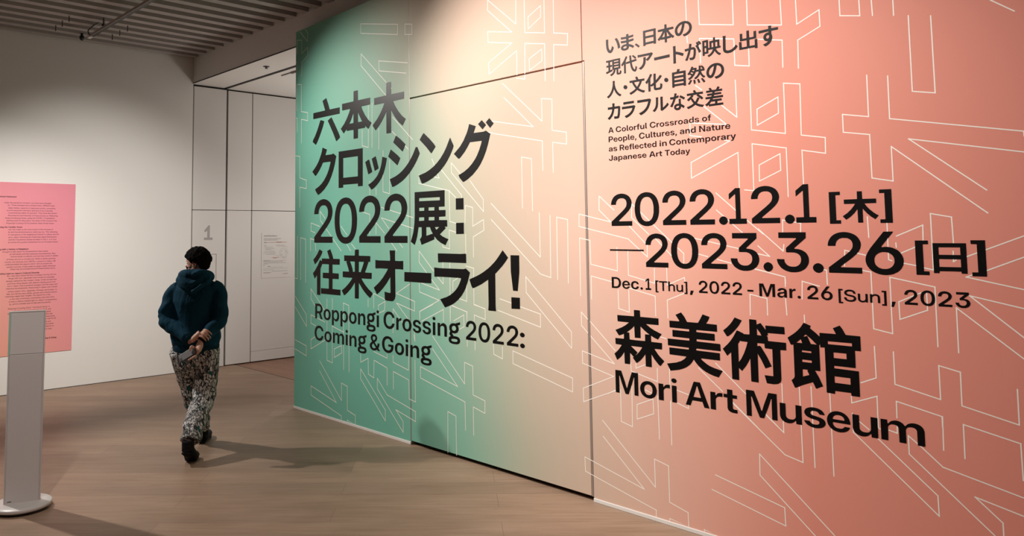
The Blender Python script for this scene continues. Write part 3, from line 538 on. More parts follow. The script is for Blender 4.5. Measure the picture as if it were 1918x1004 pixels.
  '術': [[140,5,149,2,252,0,253,193,266,185,300,154,304,155,370,241,404,298,444,375,446,9,451,6,560,5,561,459,615,368,673,243,677,243,770,285,711,414,620,569,598,585,561,574,561,622,563,625,577,627,673,626,676,577,680,557,787,555,791,552,791,136,787,133,658,132,688,17,693,13,794,13,856,27,892,53,905,83,909,110,909,552,913,555,988,557,998,561,999,669,995,672,732,673,728,687,724,744,721,747,699,748,733,770,726,798,728,800,986,803,983,903,980,913,700,912,697,908,701,851,698,847,625,945,561,916,559,986,553,989,451,992,448,988,446,770,443,749,429,747,350,745,348,755,249,795,242,795,181,685,133,615,92,565,0,472,69,369,127,426,137,430],[255,286,255,580,291,640,298,630,407,627,409,622,384,536,345,434,297,341,259,289],[325,963,222,999,213,999,170,930,133,882,82,829,18,774,19,768,74,686,78,685,106,694,152,734,207,791,275,875,323,956],[563,856,611,791,632,748,563,750]],
  '館': [[960,7,960,366,641,370,638,374,638,405,643,409,921,410,922,656,926,658,994,658,999,661,998,869,831,870,809,873,771,952,739,997,735,999,644,952,681,875,680,871,461,868,458,864,458,817,455,814,408,860,327,926,338,959,335,963,252,996,241,998,195,927,151,876,97,825,0,752,44,651,80,658,82,656,82,177,72,149,33,111,79,8,84,7,200,68,333,126,340,122,372,48,380,37,475,87,426,206,374,301,379,304,442,304,447,306,445,687,457,703,460,701,462,657,517,660,522,657,523,4,529,2,630,0,633,3,635,38,639,44,838,46,845,45,849,42,851,8,853,6],[636,162,636,252,639,256,842,256,847,254,847,164,844,160,641,160],[198,189,198,299,219,302,285,301,265,287,291,228,290,224],[198,445,202,448,331,446,334,442,334,410,329,408,200,409,197,415],[636,522,636,599,639,603,804,604,809,601,810,524,807,520,641,519],[198,582,202,585,331,583,334,580,334,557,329,554,200,556,198,559],[121,689,187,749,191,750,210,690],[414,689,331,690,284,805,228,787,226,789,257,826,262,828,339,766],[566,715,565,754,568,758,883,761,888,758,889,715,885,713,570,713]],
 },
}
# letters for the small print: advance, then contours, in thousandths of the type size
SMALL = {
  'a': (518, [[459,-5,462,371,433,455,380,502,293,529,200,526,116,491,60,430,45,355,138,355,151,393,182,424,229,442,277,444,347,409,367,346,339,321,146,290,74,254,41,207,31,157,37,98,59,54,107,10,173,-12,289,-6,366,47,370,-6],[366,245,356,143,314,94,218,72,173,83,139,111,132,159,162,199]]),
  'b': (566, [[57,731,55,-4,145,-6,150,54,200,10,255,-12,338,-15,395,0,470,55,520,145,535,295,511,395,454,478,354,528,243,524,195,502,150,464,148,729],[311,444,370,422,411,377,435,311,438,230,425,170,392,112,346,82,288,71,230,85,180,129,149,200,144,282,160,352,201,411,255,440]]),
  'c': (523, [[384,508,304,531,180,516,105,466,48,377,28,275,46,139,96,55,180,-4,243,-19,364,-4,435,41,486,118,495,172,404,172,348,89,304,71,245,71,171,112,134,184,124,246,134,327,164,392,216,433,257,444,318,438,370,405,404,341,496,342,484,400,459,445]]),
  'd': (566, [[507,731,414,729,412,466,327,522,220,529,123,488,55,400,28,279,42,148,90,59,170,0,227,-15,300,-13,361,9,412,52,418,-6,509,-4],[254,444,320,436,370,404,404,350,420,275,413,193,382,126,339,89,275,71,221,80,169,116,139,168,124,245,130,314,155,380,200,425]]),
  'e': (536, [[245,531,148,500,75,429,35,332,30,211,53,120,118,31,205,-13,305,-19,377,0,438,38,479,91,498,156,407,157,350,87,293,69,245,71,193,91,157,124,134,171,125,225,504,226,506,304,483,393,418,481,348,520],[126,309,139,361,165,402,205,431,252,444,312,438,361,412,390,375,411,311]]),
  'f': (305, [[96,-6,187,-2,187,436,292,445,290,520,188,522,188,607,212,643,291,651,288,731,195,729,137,705,94,638,91,522,1,516,3,439,92,436]]),
  'g': (566, [[507,520,418,520,412,462,379,495,325,522,205,526,128,491,67,423,37,345,28,234,50,127,92,55,155,5,232,-17,338,-4,415,50,413,-25,399,-70,372,-102,327,-125,227,-125,179,-100,148,-50,55,-50,75,-125,138,-186,239,-217,345,-212,427,-179,486,-114,510,-14],[254,71,200,89,155,134,130,200,124,270,139,346,167,396,216,433,280,444,338,427,383,388,411,329,420,239,404,164,370,110,320,78]]),
  'h': (546, [[57,732,55,-4,148,-4,149,300,169,384,221,431,296,442,357,417,392,352,396,-4,488,-6,490,352,463,443,409,500,318,531,223,520,150,468,148,730]]),
  'i': (205, [[145,520,55,516,59,-6,149,-2],[134,727,84,733,48,705,41,654,70,616,123,610,159,641,163,691]]),
  'j': (205, [[145,520,55,516,54,-70,32,-116,-34,-129,-30,-210,36,-210,89,-191,124,-161,147,-109],[134,616,163,652,159,702,123,733,70,727,41,689,48,638,84,610]]),
  'k': (507, [[57,731,55,-4,148,-4,149,182,200,229,396,-4,512,-6,275,293,497,518,380,520,150,300,149,727]]),
  'l': (230, [[59,731,58,70,76,30,113,4,218,-6,222,73,162,84,149,125,149,727]]),
  'm': (839, [[782,-6,781,375,756,452,713,498,650,526,568,528,500,502,443,449,400,497,329,528,232,520,148,458,145,518,55,516,57,-7,148,-5,153,345,195,415,255,440,325,425,366,373,373,-7,466,-5,469,352,505,415,566,440,638,427,681,379,687,-5]]),
  'n': (546, [[488,-5,490,352,477,412,444,470,400,506,332,529,223,520,150,466,145,520,57,520,55,-4,148,-4,149,300,169,384,221,431,296,442,357,417,392,352,396,-4]]),
  'o': (548, [[320,529,229,529,137,493,71,423,33,323,31,198,62,104,124,29,218,-15,320,-17,412,21,475,88,513,184,517,304,483,412,420,486],[255,444,311,440,368,408,406,350,422,277,417,198,393,136,348,89,291,69,236,73,182,101,148,146,126,223,128,300,153,375,196,422]]),
  'p': (566, [[57,-209,148,-207,150,54,230,-4,348,-13,448,33,512,124,535,220,522,364,474,455,395,514,338,529,255,526,195,502,148,463,145,520,55,518],[296,71,230,85,187,120,157,173,144,234,149,316,178,384,223,425,284,444,348,433,395,399,424,350,438,282,433,196,406,130,364,91]]),
  'q': (566, [[507,-209,509,518,418,520,414,464,366,504,309,526,227,529,169,514,88,454,42,366,28,236,54,119,118,31,214,-13,323,-8,412,53,414,-207],[261,444,330,431,378,395,406,345,421,273,411,186,382,126,339,89,273,71,221,80,169,116,139,168,124,246,134,330,160,388,202,425]]),
  'r': (321, [[59,-6,148,-4,155,359,178,404,207,425,305,432,304,525,211,520,146,465,143,520,55,518]]),
  's': (475, [[157,522,99,493,58,446,42,393,52,317,75,281,120,248,327,179,347,146,345,121,302,76,216,65,154,91,121,157,34,158,39,98,78,36,152,-8,273,-19,345,-2,403,36,438,91,444,157,427,211,355,270,168,326,142,354,138,386,177,434,252,447,318,413,341,353,427,353,420,425,376,486,325,516,262,531]]),
  't': (311, [[289,-6,291,74,209,82,188,111,187,432,290,438,291,516,188,520,186,657,95,659,92,521,3,518,1,443,92,434,98,66,113,36,154,5]]),
  'u': (546, [[57,520,55,170,69,100,101,46,154,5,221,-15,323,-4,395,49,400,-6,488,-5,489,518,396,518,388,159,346,98,259,72,188,99,153,164,148,518]]),
  'v': (512, [[9,518,207,-4,302,-6,502,518,402,518,257,126,111,516]]),
  'w': (752, [[741,518,643,516,532,131,423,516,330,520,216,129,107,516,10,520,168,-4,266,-2,375,375,482,-2,581,-5]]),
  'x': (507, [[10,-5,116,-4,254,187,388,-4,496,-4,312,262,486,520,380,519,254,338,129,519,20,518,195,261]]),
  'y': (512, [[61,-209,175,-200,249,-134,500,520,402,518,257,128,111,516,9,518,205,4,150,-112,59,-129]]),
  'z': (479, [[41,520,41,434,311,430,41,70,39,-4,436,-5,436,81,167,84,436,443,436,518]]),
  'A': (654, [[379,731,270,727,5,-6,107,-4,184,197,470,197,543,-4,648,-4],[327,616,440,289,214,287]]),
  'B': (638, [[67,730,66,-4,384,-6,457,7,518,34,583,102,604,182,603,241,581,302,534,350,477,377,538,421,568,477,574,559,547,639,489,695,400,728],[166,323,370,322,446,299,477,274,499,230,503,191,490,146,452,109,396,88,166,84],[166,641,348,642,421,622,450,599,472,555,463,475,434,441,379,417,166,414]]),
  'C': (721, [[538,17,636,105,670,170,684,236,586,238,544,150,464,91,382,74,296,89,206,152,162,225,138,323,146,445,205,570,262,618,329,643,418,645,493,618,549,566,588,483,684,485,663,570,600,660,493,725,343,742,239,716,180,682,124,630,55,500,37,334,69,184,107,116,160,57,257,0,325,-17,416,-19]]),
  'D': (689, [[67,-5,339,-6,421,9,518,55,595,138,645,279,645,448,599,584,505,681,421,718,348,731,66,729],[166,84,165,639,336,640,419,618,492,561,538,466,551,348,523,219,474,146,405,103,329,85]]),
  'E': (580, [[549,-5,546,83,166,84,166,325,518,326,522,409,166,416,165,638,546,642,550,729,68,731,66,-4]]),
  'F': (554, [[68,-6,165,-4,166,327,506,332,502,417,166,418,166,643,530,644,532,732,66,730]]),
  'G': (730, [[427,740,279,731,168,672,87,575,40,430,42,280,96,134,149,68,205,25,323,-17,457,-12,557,32,641,116,687,236,686,366,404,367,402,278,588,275,568,191,509,120,421,80,329,80,239,121,176,196,140,309,146,443,194,555,266,620,350,647,438,640,534,581,586,484,684,486,663,566,601,655,518,713]]),
  'H': (707, [[640,-5,641,729,541,729,539,416,170,415,165,729,67,730,66,-4,165,-4,166,325,536,326,541,-4]]),
  'I': (339, [[34,-6,304,-4,304,81,219,88,219,639,304,644,302,731,32,729,32,644,119,638,119,86,32,81]]),
  'J': (534, [[470,732,371,729,371,188,344,116,280,78,202,84,166,106,141,145,127,250,30,248,31,164,46,105,79,53,143,5,216,-15,330,-6,400,31,449,91,472,195]]),
  'K': (634, [[625,-5,336,411,627,729,498,729,168,375,165,727,67,730,66,-4,165,-4,166,232,264,337,511,-4]]),
  'L': (536, [[70,731,66,-4,514,-6,512,83,166,84,165,727]]),
  'M': (857, [[67,730,66,-4,165,-2,164,544,385,-4,464,-6,693,554,692,-2,788,-5,789,729,657,727,429,140,199,727]]),
  'N': (711, [[641,-5,643,729,542,727,543,153,179,729,67,730,66,-4,165,-2,164,572,528,-4]]),
  'O': (748, [[336,742,211,702,109,609,47,470,38,309,73,177,159,58,271,-6,411,-19,534,19,600,69,640,116,701,257,708,421,663,570,582,670,470,731],[375,649,488,616,554,556,597,466,610,336,588,230,538,148,455,91,371,74,284,94,203,155,151,254,137,370,157,486,205,570,287,630]]),
  'P': (612, [[68,-6,165,-4,166,279,420,289,493,321,556,386,585,475,579,568,549,638,493,691,371,731,66,729],[166,370,166,641,368,638,427,616,459,588,481,545,485,486,466,434,433,398,357,371]]),
  'Q': (748, [[659,-75,577,48,661,150,706,288,706,436,661,573,582,670,470,731,336,742,211,702,109,609,47,470,40,293,87,148,159,58,246,3,338,-19,411,-19,495,1,555,-75],[373,649,455,633,538,575,588,493,610,386,608,314,588,230,520,130,438,231,330,229,433,86,375,74,287,93,203,155,159,232,137,352,153,475,197,561,266,620]]),
  'R': (632, [[68,731,66,-4,165,-4,166,278,332,279,487,-2,600,-5,445,293,546,362,586,436,594,539,559,636,496,695,416,726],[166,641,366,640,447,609,479,571,495,514,470,424,430,391,379,372,166,370]]),
  'S': (614, [[196,729,116,687,62,616,46,548,62,448,98,401,167,359,438,272,474,230,475,161,444,114,402,89,343,74,270,76,215,93,174,121,144,170,131,238,38,238,41,152,94,59,173,5,273,-19,414,-8,493,29,554,91,581,173,568,274,529,329,468,370,191,460,152,503,147,554,174,604,209,629,264,647,323,649,382,633,429,597,464,505,557,505,549,591,509,662,425,722,307,744]]),
  'T': (611, [[259,-8,354,-4,355,639,589,643,589,731,18,729,20,643,254,639]]),
  'U': (704, [[638,730,540,727,540,246,522,171,454,100,350,74,239,105,176,179,162,241,162,727,62,729,63,202,98,105,179,25,284,-15,427,-13,534,32,606,109,640,223]]),
  'V': (654, [[5,730,270,-2,380,-6,648,729,543,727,329,107,109,727]]),
  'W': (950, [[945,729,843,729,688,128,531,729,418,729,259,126,104,729,5,730,201,-4,318,-1,473,580,630,-4,745,-4]]),
  'X': (645, [[7,-5,118,-4,321,289,525,-4,638,-4,384,375,624,730,514,729,323,455,134,730,21,729,262,371]]),
  'Y': (643, [[275,-6,370,-4,371,295,636,731,523,728,321,399,118,728,3,729,270,295]]),
  'Z': (612, [[584,730,38,729,41,642,460,639,25,82,23,-5,589,-4,586,83,148,86,584,645]]),
  '0': (645, [[289,742,182,700,109,616,62,482,55,295,84,161,150,51,239,-8,354,-19,461,23,541,120,583,252,588,427,559,562,495,671,412,727],[327,653,400,627,452,566,483,480,496,357,483,243,447,148,386,87,316,71,243,96,191,157,158,250,147,373,159,475,196,575,257,636]]),
  '1': (645, [[559,-5,559,82,389,86,388,727,291,731,108,605,108,514,120,510,290,620,290,86,104,82,102,-4]]),
  '2': (645, [[78,-5,566,-4,562,83,221,84,465,311,549,434,562,493,554,586,518,658,457,711,368,742,252,737,169,696,112,630,85,559,82,485,172,486,180,545,206,600,243,633,304,653,373,647,429,615,458,568,467,509,456,457,413,391,78,79]]),
  '3': (645, [[116,731,116,643,400,641,204,447,203,368,348,360,414,336,468,275,479,205,443,119,404,89,354,72,284,74,218,105,178,159,161,233,66,231,82,129,135,50,218,-2,289,-19,359,-19,445,3,521,59,559,118,578,191,570,288,536,356,480,404,420,429,333,441,539,642,540,729]]),
  '4': (645, [[482,731,378,727,31,248,36,169,402,168,407,-8,498,-5,500,168,612,173,609,257,499,261,498,456,403,455,402,259,153,261,479,711]]),
  '5': (645, [[530,732,102,730,77,309,171,307,230,375,284,395,348,399,402,381,436,353,474,266,472,202,443,134,402,96,346,76,275,82,221,111,189,148,164,216,69,216,76,150,109,86,152,40,211,5,275,-13,357,-15,459,17,512,61,547,112,574,239,567,307,541,377,494,438,445,470,377,490,305,490,246,475,179,434,192,641,529,644]]),
  '6': (645, [[462,731,351,725,142,430,82,305,72,205,96,114,155,37,234,-8,354,-19,429,0,510,57,559,145,567,284,549,343,508,404,459,443,404,466,280,468],[316,71,255,87,208,125,175,191,171,248,192,312,229,354,284,383,339,387,396,366,436,333,466,275,472,214,452,152,418,108,375,82]]),
  '7': (645, [[136,-6,238,-4,561,639,559,731,82,729,86,642,454,639]]),
  '8': (645, [[311,744,191,711,144,673,110,623,94,548,103,479,140,418,195,380,134,344,91,289,71,230,69,164,98,84,162,21,241,-12,359,-19,450,5,524,57,568,136,574,218,532,318,447,380,506,423,541,489,547,562,527,632,479,691,441,717,388,737],[167,182,171,229,199,280,251,316,304,329,371,324,426,296,461,254,476,196,468,155,436,108,389,82,329,71,271,76,212,103,185,132],[449,552,445,504,424,462,395,437,341,419,291,421,237,445,205,482,192,525,198,573,219,611,302,653,361,649,405,627,434,595]]),
  '9': (645, [[180,-6,289,-4,486,271,559,412,570,518,548,606,486,688,409,731,289,742,211,722,131,664,82,573,76,439,96,376,128,329,186,280,230,260,363,255],[327,653,388,636,435,598,466,538,472,479,456,421,418,372,368,344,314,337,262,350,210,388,178,443,171,509,194,579,227,617,268,641]]),
  '+': (645, [[362,520,277,518,275,325,81,320,84,237,275,235,280,40,366,43,368,236,562,241,559,323,368,325]]),
  ',': (268, [[59,-143,129,-141,198,106,100,104]]),
  '.': (268, [[175,-6,202,34,197,84,157,116,102,111,71,73,76,16,120,-15]]),
  "'": (254, [[93,474,163,477,171,732,80,730]]),
  '-': (645, [[156,336,161,251,487,255,482,340]]),
  ':': (268, [[175,-6,202,34,197,84,157,116,102,111,71,73,76,16,120,-15],[175,376,202,416,197,466,157,499,102,493,71,455,76,398,120,367]]),
  '&': (609, [[221,737,134,694,91,621,94,512,167,396,85,325,39,259,28,175,53,89,120,21,205,-12,343,-8,454,50,502,-6,611,-6,609,11,517,125,559,220,570,322,480,323,448,207,308,379,405,462,440,516,451,604,434,657,404,695,355,725,289,740],[391,125,295,72,209,82,170,106,137,148,126,191,134,225,178,282,230,320],[246,455,189,538,185,588,220,640,291,653,339,620,353,571,328,520]]),
  '"': (404, [[93,474,163,477,171,732,80,730],[309,474,322,730,230,732,239,477]]),
  '?': (523, [[293,-1,315,46,301,95,257,119,204,104,180,61,196,5,230,-15],[204,187,295,189,309,300,437,414,481,502,483,584,450,661,396,709,321,738,223,742,132,713,61,647,30,571,26,505,121,505,130,559,156,611,200,642,243,653,329,640,381,586,388,545,368,482,247,379,209,325]]),
}
# lettering on the wall: (face, character, s left, s right, z bottom, z top) in metres, or a plain outline; s runs along the wall to the right
WALL_TEXT = {
 'title/六本木': [
  ('H','六',-6.4897,-6.0176,2.5962,3.0352),
  ('H','本',-6.0004,-5.5200,2.5928,3.0364),
  ('H','木',-5.5019,-5.0343,2.5913,3.0394)],
 'title/クロッシング': [
  ('H','ク',-6.4944,-6.0788,2.1025,2.5567),
  ('H','ロ',-6.0370,-5.6542,2.1522,2.4953),
  ('H','ッ',-5.6129,-5.2978,2.1134,2.4061),
  ('H','シ',-5.2760,-4.8536,2.1214,2.5608),
  ('H','ン',-4.8662,-4.4376,2.1288,2.5438),
  ('H','ク',-4.4335,-4.0314,2.1150,2.5575),
  ('P',[(-4.1194,2.5727),(-4.0751,2.5310),(-4.1131,2.5016),(-4.1600,2.5466)]),
  ('P',[(-4.0392,2.5785),(-3.9948,2.5341),(-4.0321,2.5035),(-4.0769,2.5502)])],
 'title/2022展:': [
  ('B','2',-6.4569,-6.1381,1.6394,2.0581),
  ('B','0',-6.1021,-5.7422,1.6317,2.0594),
  ('B','2',-5.7076,-5.3911,1.6419,2.0609),
  ('B','2',-5.3336,-5.0178,1.6425,2.0618),
  ('H','展',-4.9743,-4.5098,1.6261,2.0620),
  ('P',[(-4.4175,1.9904),(-4.3313,1.9905),(-4.3307,1.9030),(-4.4178,1.9035)]),
  ('P',[(-4.4173,1.7994),(-4.3313,1.8001),(-4.3306,1.7144),(-4.4175,1.7135)])],
 'title/往来オーライ!': [
  ('H','往',-6.4771,-6.0058,1.1388,1.5787),
  ('H','来',-5.9832,-5.5088,1.1398,1.5803),
  ('H','オ',-5.4885,-5.0773,1.1467,1.5777),
  ('P',[(-5.0611,1.3994),(-4.7176,1.4013),(-4.7185,1.3194),(-5.0617,1.3217)]),
  ('H','ラ',-4.6802,-4.2685,1.1390,1.5628),
  ('H','イ',-4.2727,-3.8684,1.1477,1.5917),
  ('P',[(-3.8425,1.5580),(-3.7590,1.5582),(-3.7594,1.4405),(-3.7774,1.3055),(-3.8222,1.3059),(-3.8413,1.4406)]),
  ('P',[(-3.8400,1.2578),(-3.7584,1.2582),(-3.7587,1.1791),(-3.8402,1.1768)])],
 'title_e/Roppongi Crossing 2022:': [
  ('B','R',-6.4342,-6.3062,0.9119,1.0546),
  ('B','o',-6.2873,-6.1682,0.9097,1.0143),
  ('B','p',-6.1449,-6.0277,0.8711,1.0143),
  ('B','p',-6.0038,-5.8866,0.8711,1.0143),
  ('B','o',-5.8685,-5.7494,0.9097,1.0143),
  ('B','n',-5.7261,-5.6169,0.9121,1.0138),
  ('B','g',-5.5964,-5.4657,0.8651,1.0367),
  ('B','i',-5.4497,-5.4155,0.9123,1.0560),
  ('B','C',-5.3497,-5.1983,0.9097,1.0568),
  ('B','r',-5.1735,-5.1056,0.9123,1.0124),
  ('B','o',-5.0910,-4.9718,0.9097,1.0143),
  ('B','s',-4.9539,-4.8489,0.9097,1.0143),
  ('B','s',-4.8313,-4.7263,0.9097,1.0143),
  ('B','i',-4.7060,-4.6718,0.9123,1.0560),
  ('B','n',-4.6451,-4.5359,0.9121,1.0138),
  ('B','g',-4.5154,-4.3847,0.8651,1.0367),
  ('B','2',-4.3182,-4.2071,0.9125,1.0572),
  ('B','0',-4.1813,-4.0597,0.9097,1.0572),
  ('B','2',-4.0334,-3.9224,0.9125,1.0572),
  ('B','2',-3.8910,-3.7800,0.9125,1.0572),
  ('B',':',-3.7626,-3.7178,0.9074,1.0151)],
 'title_e/Coming&Going': [
  ('B','C',-6.4421,-6.2902,0.7061,0.8472),
  ('B','o',-6.2708,-6.1513,0.7061,0.8063),
  ('B','m',-6.1279,-5.9478,0.7086,0.8063),
  ('B','i',-5.9215,-5.8872,0.7086,0.8464),
  ('B','n',-5.8605,-5.7509,0.7084,0.8060),
  ('B','g',-5.7303,-5.5992,0.6633,0.8278),
  ('B','&',-5.5495,-5.4035,0.7065,0.8468),
  ('B','G',-5.3718,-5.2149,0.7061,0.8472),
  ('B','o',-5.1943,-5.0720,0.7061,0.8063),
  ('B','i',-5.0510,-5.0159,0.7086,0.8464),
  ('B','n',-4.9885,-4.8764,0.7084,0.8060),
  ('B','g',-4.8553,-4.7212,0.6633,0.8278)],
 'date/2022.12.1 [木]': [
  ('B','2',-2.9560,-2.8017,1.7579,1.9606),
  ('B','0',-2.7802,-2.6073,1.7536,1.9616),
  ('B','2',-2.5833,-2.4280,1.7579,1.9622),
  ('B','2',-2.4015,-2.2469,1.7577,1.9619),
  ('B','.',-2.2208,-2.1685,1.7547,1.8019),
  ('B','1',-2.1593,-2.0576,1.7587,1.9575),
  ('B','2',-2.0285,-1.8724,1.7597,1.9615),
  ('B','.',-1.8461,-1.7944,1.7553,1.8031),
  ('B','1',-1.7865,-1.6843,1.7594,1.9591),
  ('B','[',-1.6173,-1.5639,1.7518,1.9125),
  ('H','木',-1.5544,-1.3890,1.7555,1.9101),
  ('B',']',-1.3817,-1.3276,1.7524,1.9142)],
 'date/—2023.3.26 [日]': [
  ('P',[(-2.9737,1.6098),(-2.7240,1.6091),(-2.7243,1.6004),(-2.9739,1.6008)]),
  ('B','2',-2.7097,-2.5555,1.5048,1.7076),
  ('B','0',-2.5338,-2.3570,1.5009,1.7095),
  ('B','2',-2.3366,-2.1810,1.5063,1.7084),
  ('B','3',-2.1590,-1.9960,1.5003,1.7073),
  ('B','.',-1.9730,-1.9211,1.5007,1.5499),
  ('B','3',-1.8980,-1.7311,1.5009,1.7094),
  ('B','.',-1.7122,-1.6578,1.5019,1.5507),
  ('B','2',-1.6333,-1.4755,1.5048,1.7095),
  ('B','6',-1.4576,-1.2895,1.5018,1.7100),
  ('B','[',-1.2375,-1.1837,1.5075,1.6671),
  ('K','日',-1.1654,-1.0331,1.5179,1.6550),
  ('B',']',-1.0148,-0.9603,1.5086,1.6685)],
 'date_e/Dec. 1 [Thu], 2022 - Mar. 26 [Sun], 2023': [
  ('B','D',-2.9661,-2.8966,1.3660,1.4343),
  ('B','e',-2.8874,-2.8307,1.3648,1.4149),
  ('B','c',-2.8220,-2.7661,1.3648,1.4149),
  ('B','.',-2.7544,-2.7374,1.3652,1.3792),
  ('B','1',-2.7170,-2.6791,1.3660,1.4343),
  ('L','[',-2.6476,-2.6279,1.3543,1.4250),
  ('L','T',-2.6234,-2.5665,1.3651,1.4221),
  ('L','h',-2.5596,-2.5164,1.3653,1.4222),
  ('L','u',-2.5059,-2.4628,1.3646,1.4059),
  ('L',']',-2.4546,-2.4350,1.3543,1.4250),
  ('B',',',-2.4184,-2.3953,1.3514,1.3755),
  ('B','2',-2.3605,-2.3070,1.3661,1.4356),
  ('B','0',-2.2945,-2.2359,1.3648,1.4356),
  ('B','2',-2.2232,-2.1697,1.3661,1.4356),
  ('B','2',-2.1546,-2.1010,1.3661,1.4356),
  ('B','-',-2.0690,-2.0358,1.3881,1.3973),
  ('B','M',-2.0017,-1.9157,1.3660,1.4343),
  ('B','a',-1.9037,-1.8529,1.3652,1.4147),
  ('B','r',-1.8392,-1.8068,1.3660,1.4141),
  ('B','.',-1.7970,-1.7806,1.3652,1.3792),
  ('B','2',-1.7462,-1.6918,1.3661,1.4356),
  ('B','6',-1.6773,-1.6214,1.3650,1.4343),
  ('L','[',-1.5925,-1.5722,1.3543,1.4250),
  ('L','S',-1.5660,-1.5097,1.3643,1.4231),
  ('L','u',-1.5012,-1.4565,1.3646,1.4059),
  ('L','n',-1.4457,-1.4010,1.3653,1.4068),
  ('L',']',-1.3926,-1.3724,1.3543,1.4250),
  ('B',',',-1.3522,-1.3338,1.3514,1.3755),
  ('B','2',-1.2939,-1.2395,1.3661,1.4356),
  ('B','0',-1.2268,-1.1673,1.3648,1.4356),
  ('B','2',-1.1544,-1.1000,1.3661,1.4356),
  ('B','3',-1.0864,-1.0295,1.3648,1.4342)],
 'museum/森美術館': [
  ('H','森',-2.9585,-2.6030,0.9024,1.2376),
  ('H','美',-2.5828,-2.2319,0.8996,1.2445),
  ('H','術',-2.2257,-1.8682,0.9011,1.2399),
  ('H','館',-1.8586,-1.4995,0.9006,1.2415)],
 'museum_e/Mori Art Museum': [
  ('B','M',-2.9553,-2.7896,0.7174,0.8546),
  ('B','o',-2.7761,-2.6602,0.7149,0.8157),
  ('B','r',-2.6466,-2.5697,0.7174,0.8139),
  ('B','i',-2.5592,-2.5237,0.7174,0.8559),
  ('B','A',-2.4676,-2.3194,0.7176,0.8546),
  ('B','r',-2.3111,-2.2380,0.7174,0.8139),
  ('B','t',-2.2312,-2.1523,0.7174,0.8408),
  ('B','M',-2.0988,-1.9296,0.7174,0.8546),
  ('B','u',-1.9152,-1.8019,0.7152,0.8135),
  ('B','s',-1.7896,-1.6835,0.7149,0.8157),
  ('B','e',-1.6758,-1.5652,0.7149,0.8157),
  ('B','u',-1.5538,-1.4397,0.7152,0.8135),
  ('B','m',-1.4255,-1.2399,0.7174,0.8157)],
 'tag/いま、日本の': [
  ('K','い',-2.9661,-2.8578,2.8720,2.9647),
  ('K','ま',-2.8507,-2.7531,2.8683,2.9703),
  ('K','、',-2.7471,-2.7122,2.8690,2.8977),
  ('K','日',-2.6852,-2.5955,2.8705,2.9662),
  ('K','本',-2.5835,-2.4687,2.8637,2.9749),
  ('K','の',-2.4635,-2.3513,2.8764,2.9683)],
 'tag/現代アートが映し出す': [
  ('K','現',-2.9702,-2.8523,2.7211,2.8266),
  ('K','代',-2.8530,-2.7355,2.7215,2.8301),
  ('K','ア',-2.7288,-2.6196,2.7262,2.8215),
  ('P',[(-2.6118,2.7839),(-2.5045,2.7864),(-2.5038,2.7694),(-2.6101,2.7669)]),
  ('K','ト',-2.4800,-2.4096,2.7245,2.8300),
  ('K','が',-2.4024,-2.2951,2.7252,2.8313),
  ('K','映',-2.2872,-2.1738,2.7235,2.8332),
  ('K','し',-2.1608,-2.0730,2.7256,2.8287),
  ('K','出',-2.0639,-1.9587,2.7238,2.8310),
  ('K','す',-1.9494,-1.8414,2.7231,2.8326)],
 'tag/人・文化・自然の': [
  ('K','人',-2.9679,-2.8566,2.5798,2.6871),
  ('P',[(-2.8112,2.6310),(-2.8120,2.6270),(-2.8141,2.6236),(-2.8173,2.6211),(-2.8213,2.6198),(-2.8257,2.6198),(-2.8300,2.6210),(-2.8339,2.6235),(-2.8369,2.6269),(-2.8388,2.6309),(-2.8394,2.6352),(-2.8385,2.6392),(-2.8364,2.6426),(-2.8332,2.6451),(-2.8292,2.6464),(-2.8248,2.6464),(-2.8205,2.6451),(-2.8167,2.6426),(-2.8137,2.6392),(-2.8118,2.6352)]),
  ('K','文',-2.7959,-2.6823,2.5795,2.6888),
  ('K','化',-2.6787,-2.5595,2.5800,2.6881),
  ('P',[(-2.5180,2.6316),(-2.5188,2.6277),(-2.5209,2.6243),(-2.5241,2.6219),(-2.5279,2.6206),(-2.5322,2.6206),(-2.5365,2.6219),(-2.5402,2.6244),(-2.5432,2.6278),(-2.5450,2.6318),(-2.5456,2.6359),(-2.5448,2.6399),(-2.5427,2.6433),(-2.5395,2.6457),(-2.5356,2.6470),(-2.5313,2.6469),(-2.5271,2.6456),(-2.5233,2.6431),(-2.5204,2.6398),(-2.5186,2.6358)]),
  ('K','自',-2.4918,-2.4008,2.5798,2.6874),
  ('K','然',-2.3887,-2.2761,2.5810,2.6865),
  ('K','の',-2.2679,-2.1588,2.5908,2.6819)],
 'tag/カラフルな交差': [
  ('K','カ',-2.9667,-2.8688,2.4389,2.5420),
  ('K','ラ',-2.8553,-2.7561,2.4363,2.5393),
  ('K','フ',-2.7403,-2.6416,2.4410,2.5371),
  ('K','ル',-2.6326,-2.5197,2.4493,2.5367),
  ('K','な',-2.5108,-2.4112,2.4404,2.5437),
  ('K','交',-2.4007,-2.2901,2.4387,2.5460),
  ('K','差',-2.2821,-2.1707,2.4370,2.5455)],
 'tag_e/A Colorful Crossroads of': [
  ('B','A',-2.9630,-2.9240,2.3543,2.3894),
  ('B','C',-2.9060,-2.8660,2.3536,2.3900),
  ('B','o',-2.8609,-2.8295,2.3536,2.3794),
  ('B','l',-2.8234,-2.8116,2.3542,2.3894),
  ('B','o',-2.8078,-2.7764,2.3536,2.3794),
  ('B','r',-2.7703,-2.7524,2.3542,2.3790),
  ('B','f',-2.7498,-2.7297,2.3541,2.3894),
  ('B','u',-2.7240,-2.6952,2.3537,2.3789),
  ('B','l',-2.6876,-2.6758,2.3542,2.3894),
  ('B','C',-2.6554,-2.6151,2.3536,2.3900),
  ('B','r',-2.6085,-2.5904,2.3542,2.3790),
  ('B','o',-2.5865,-2.5547,2.3536,2.3794),
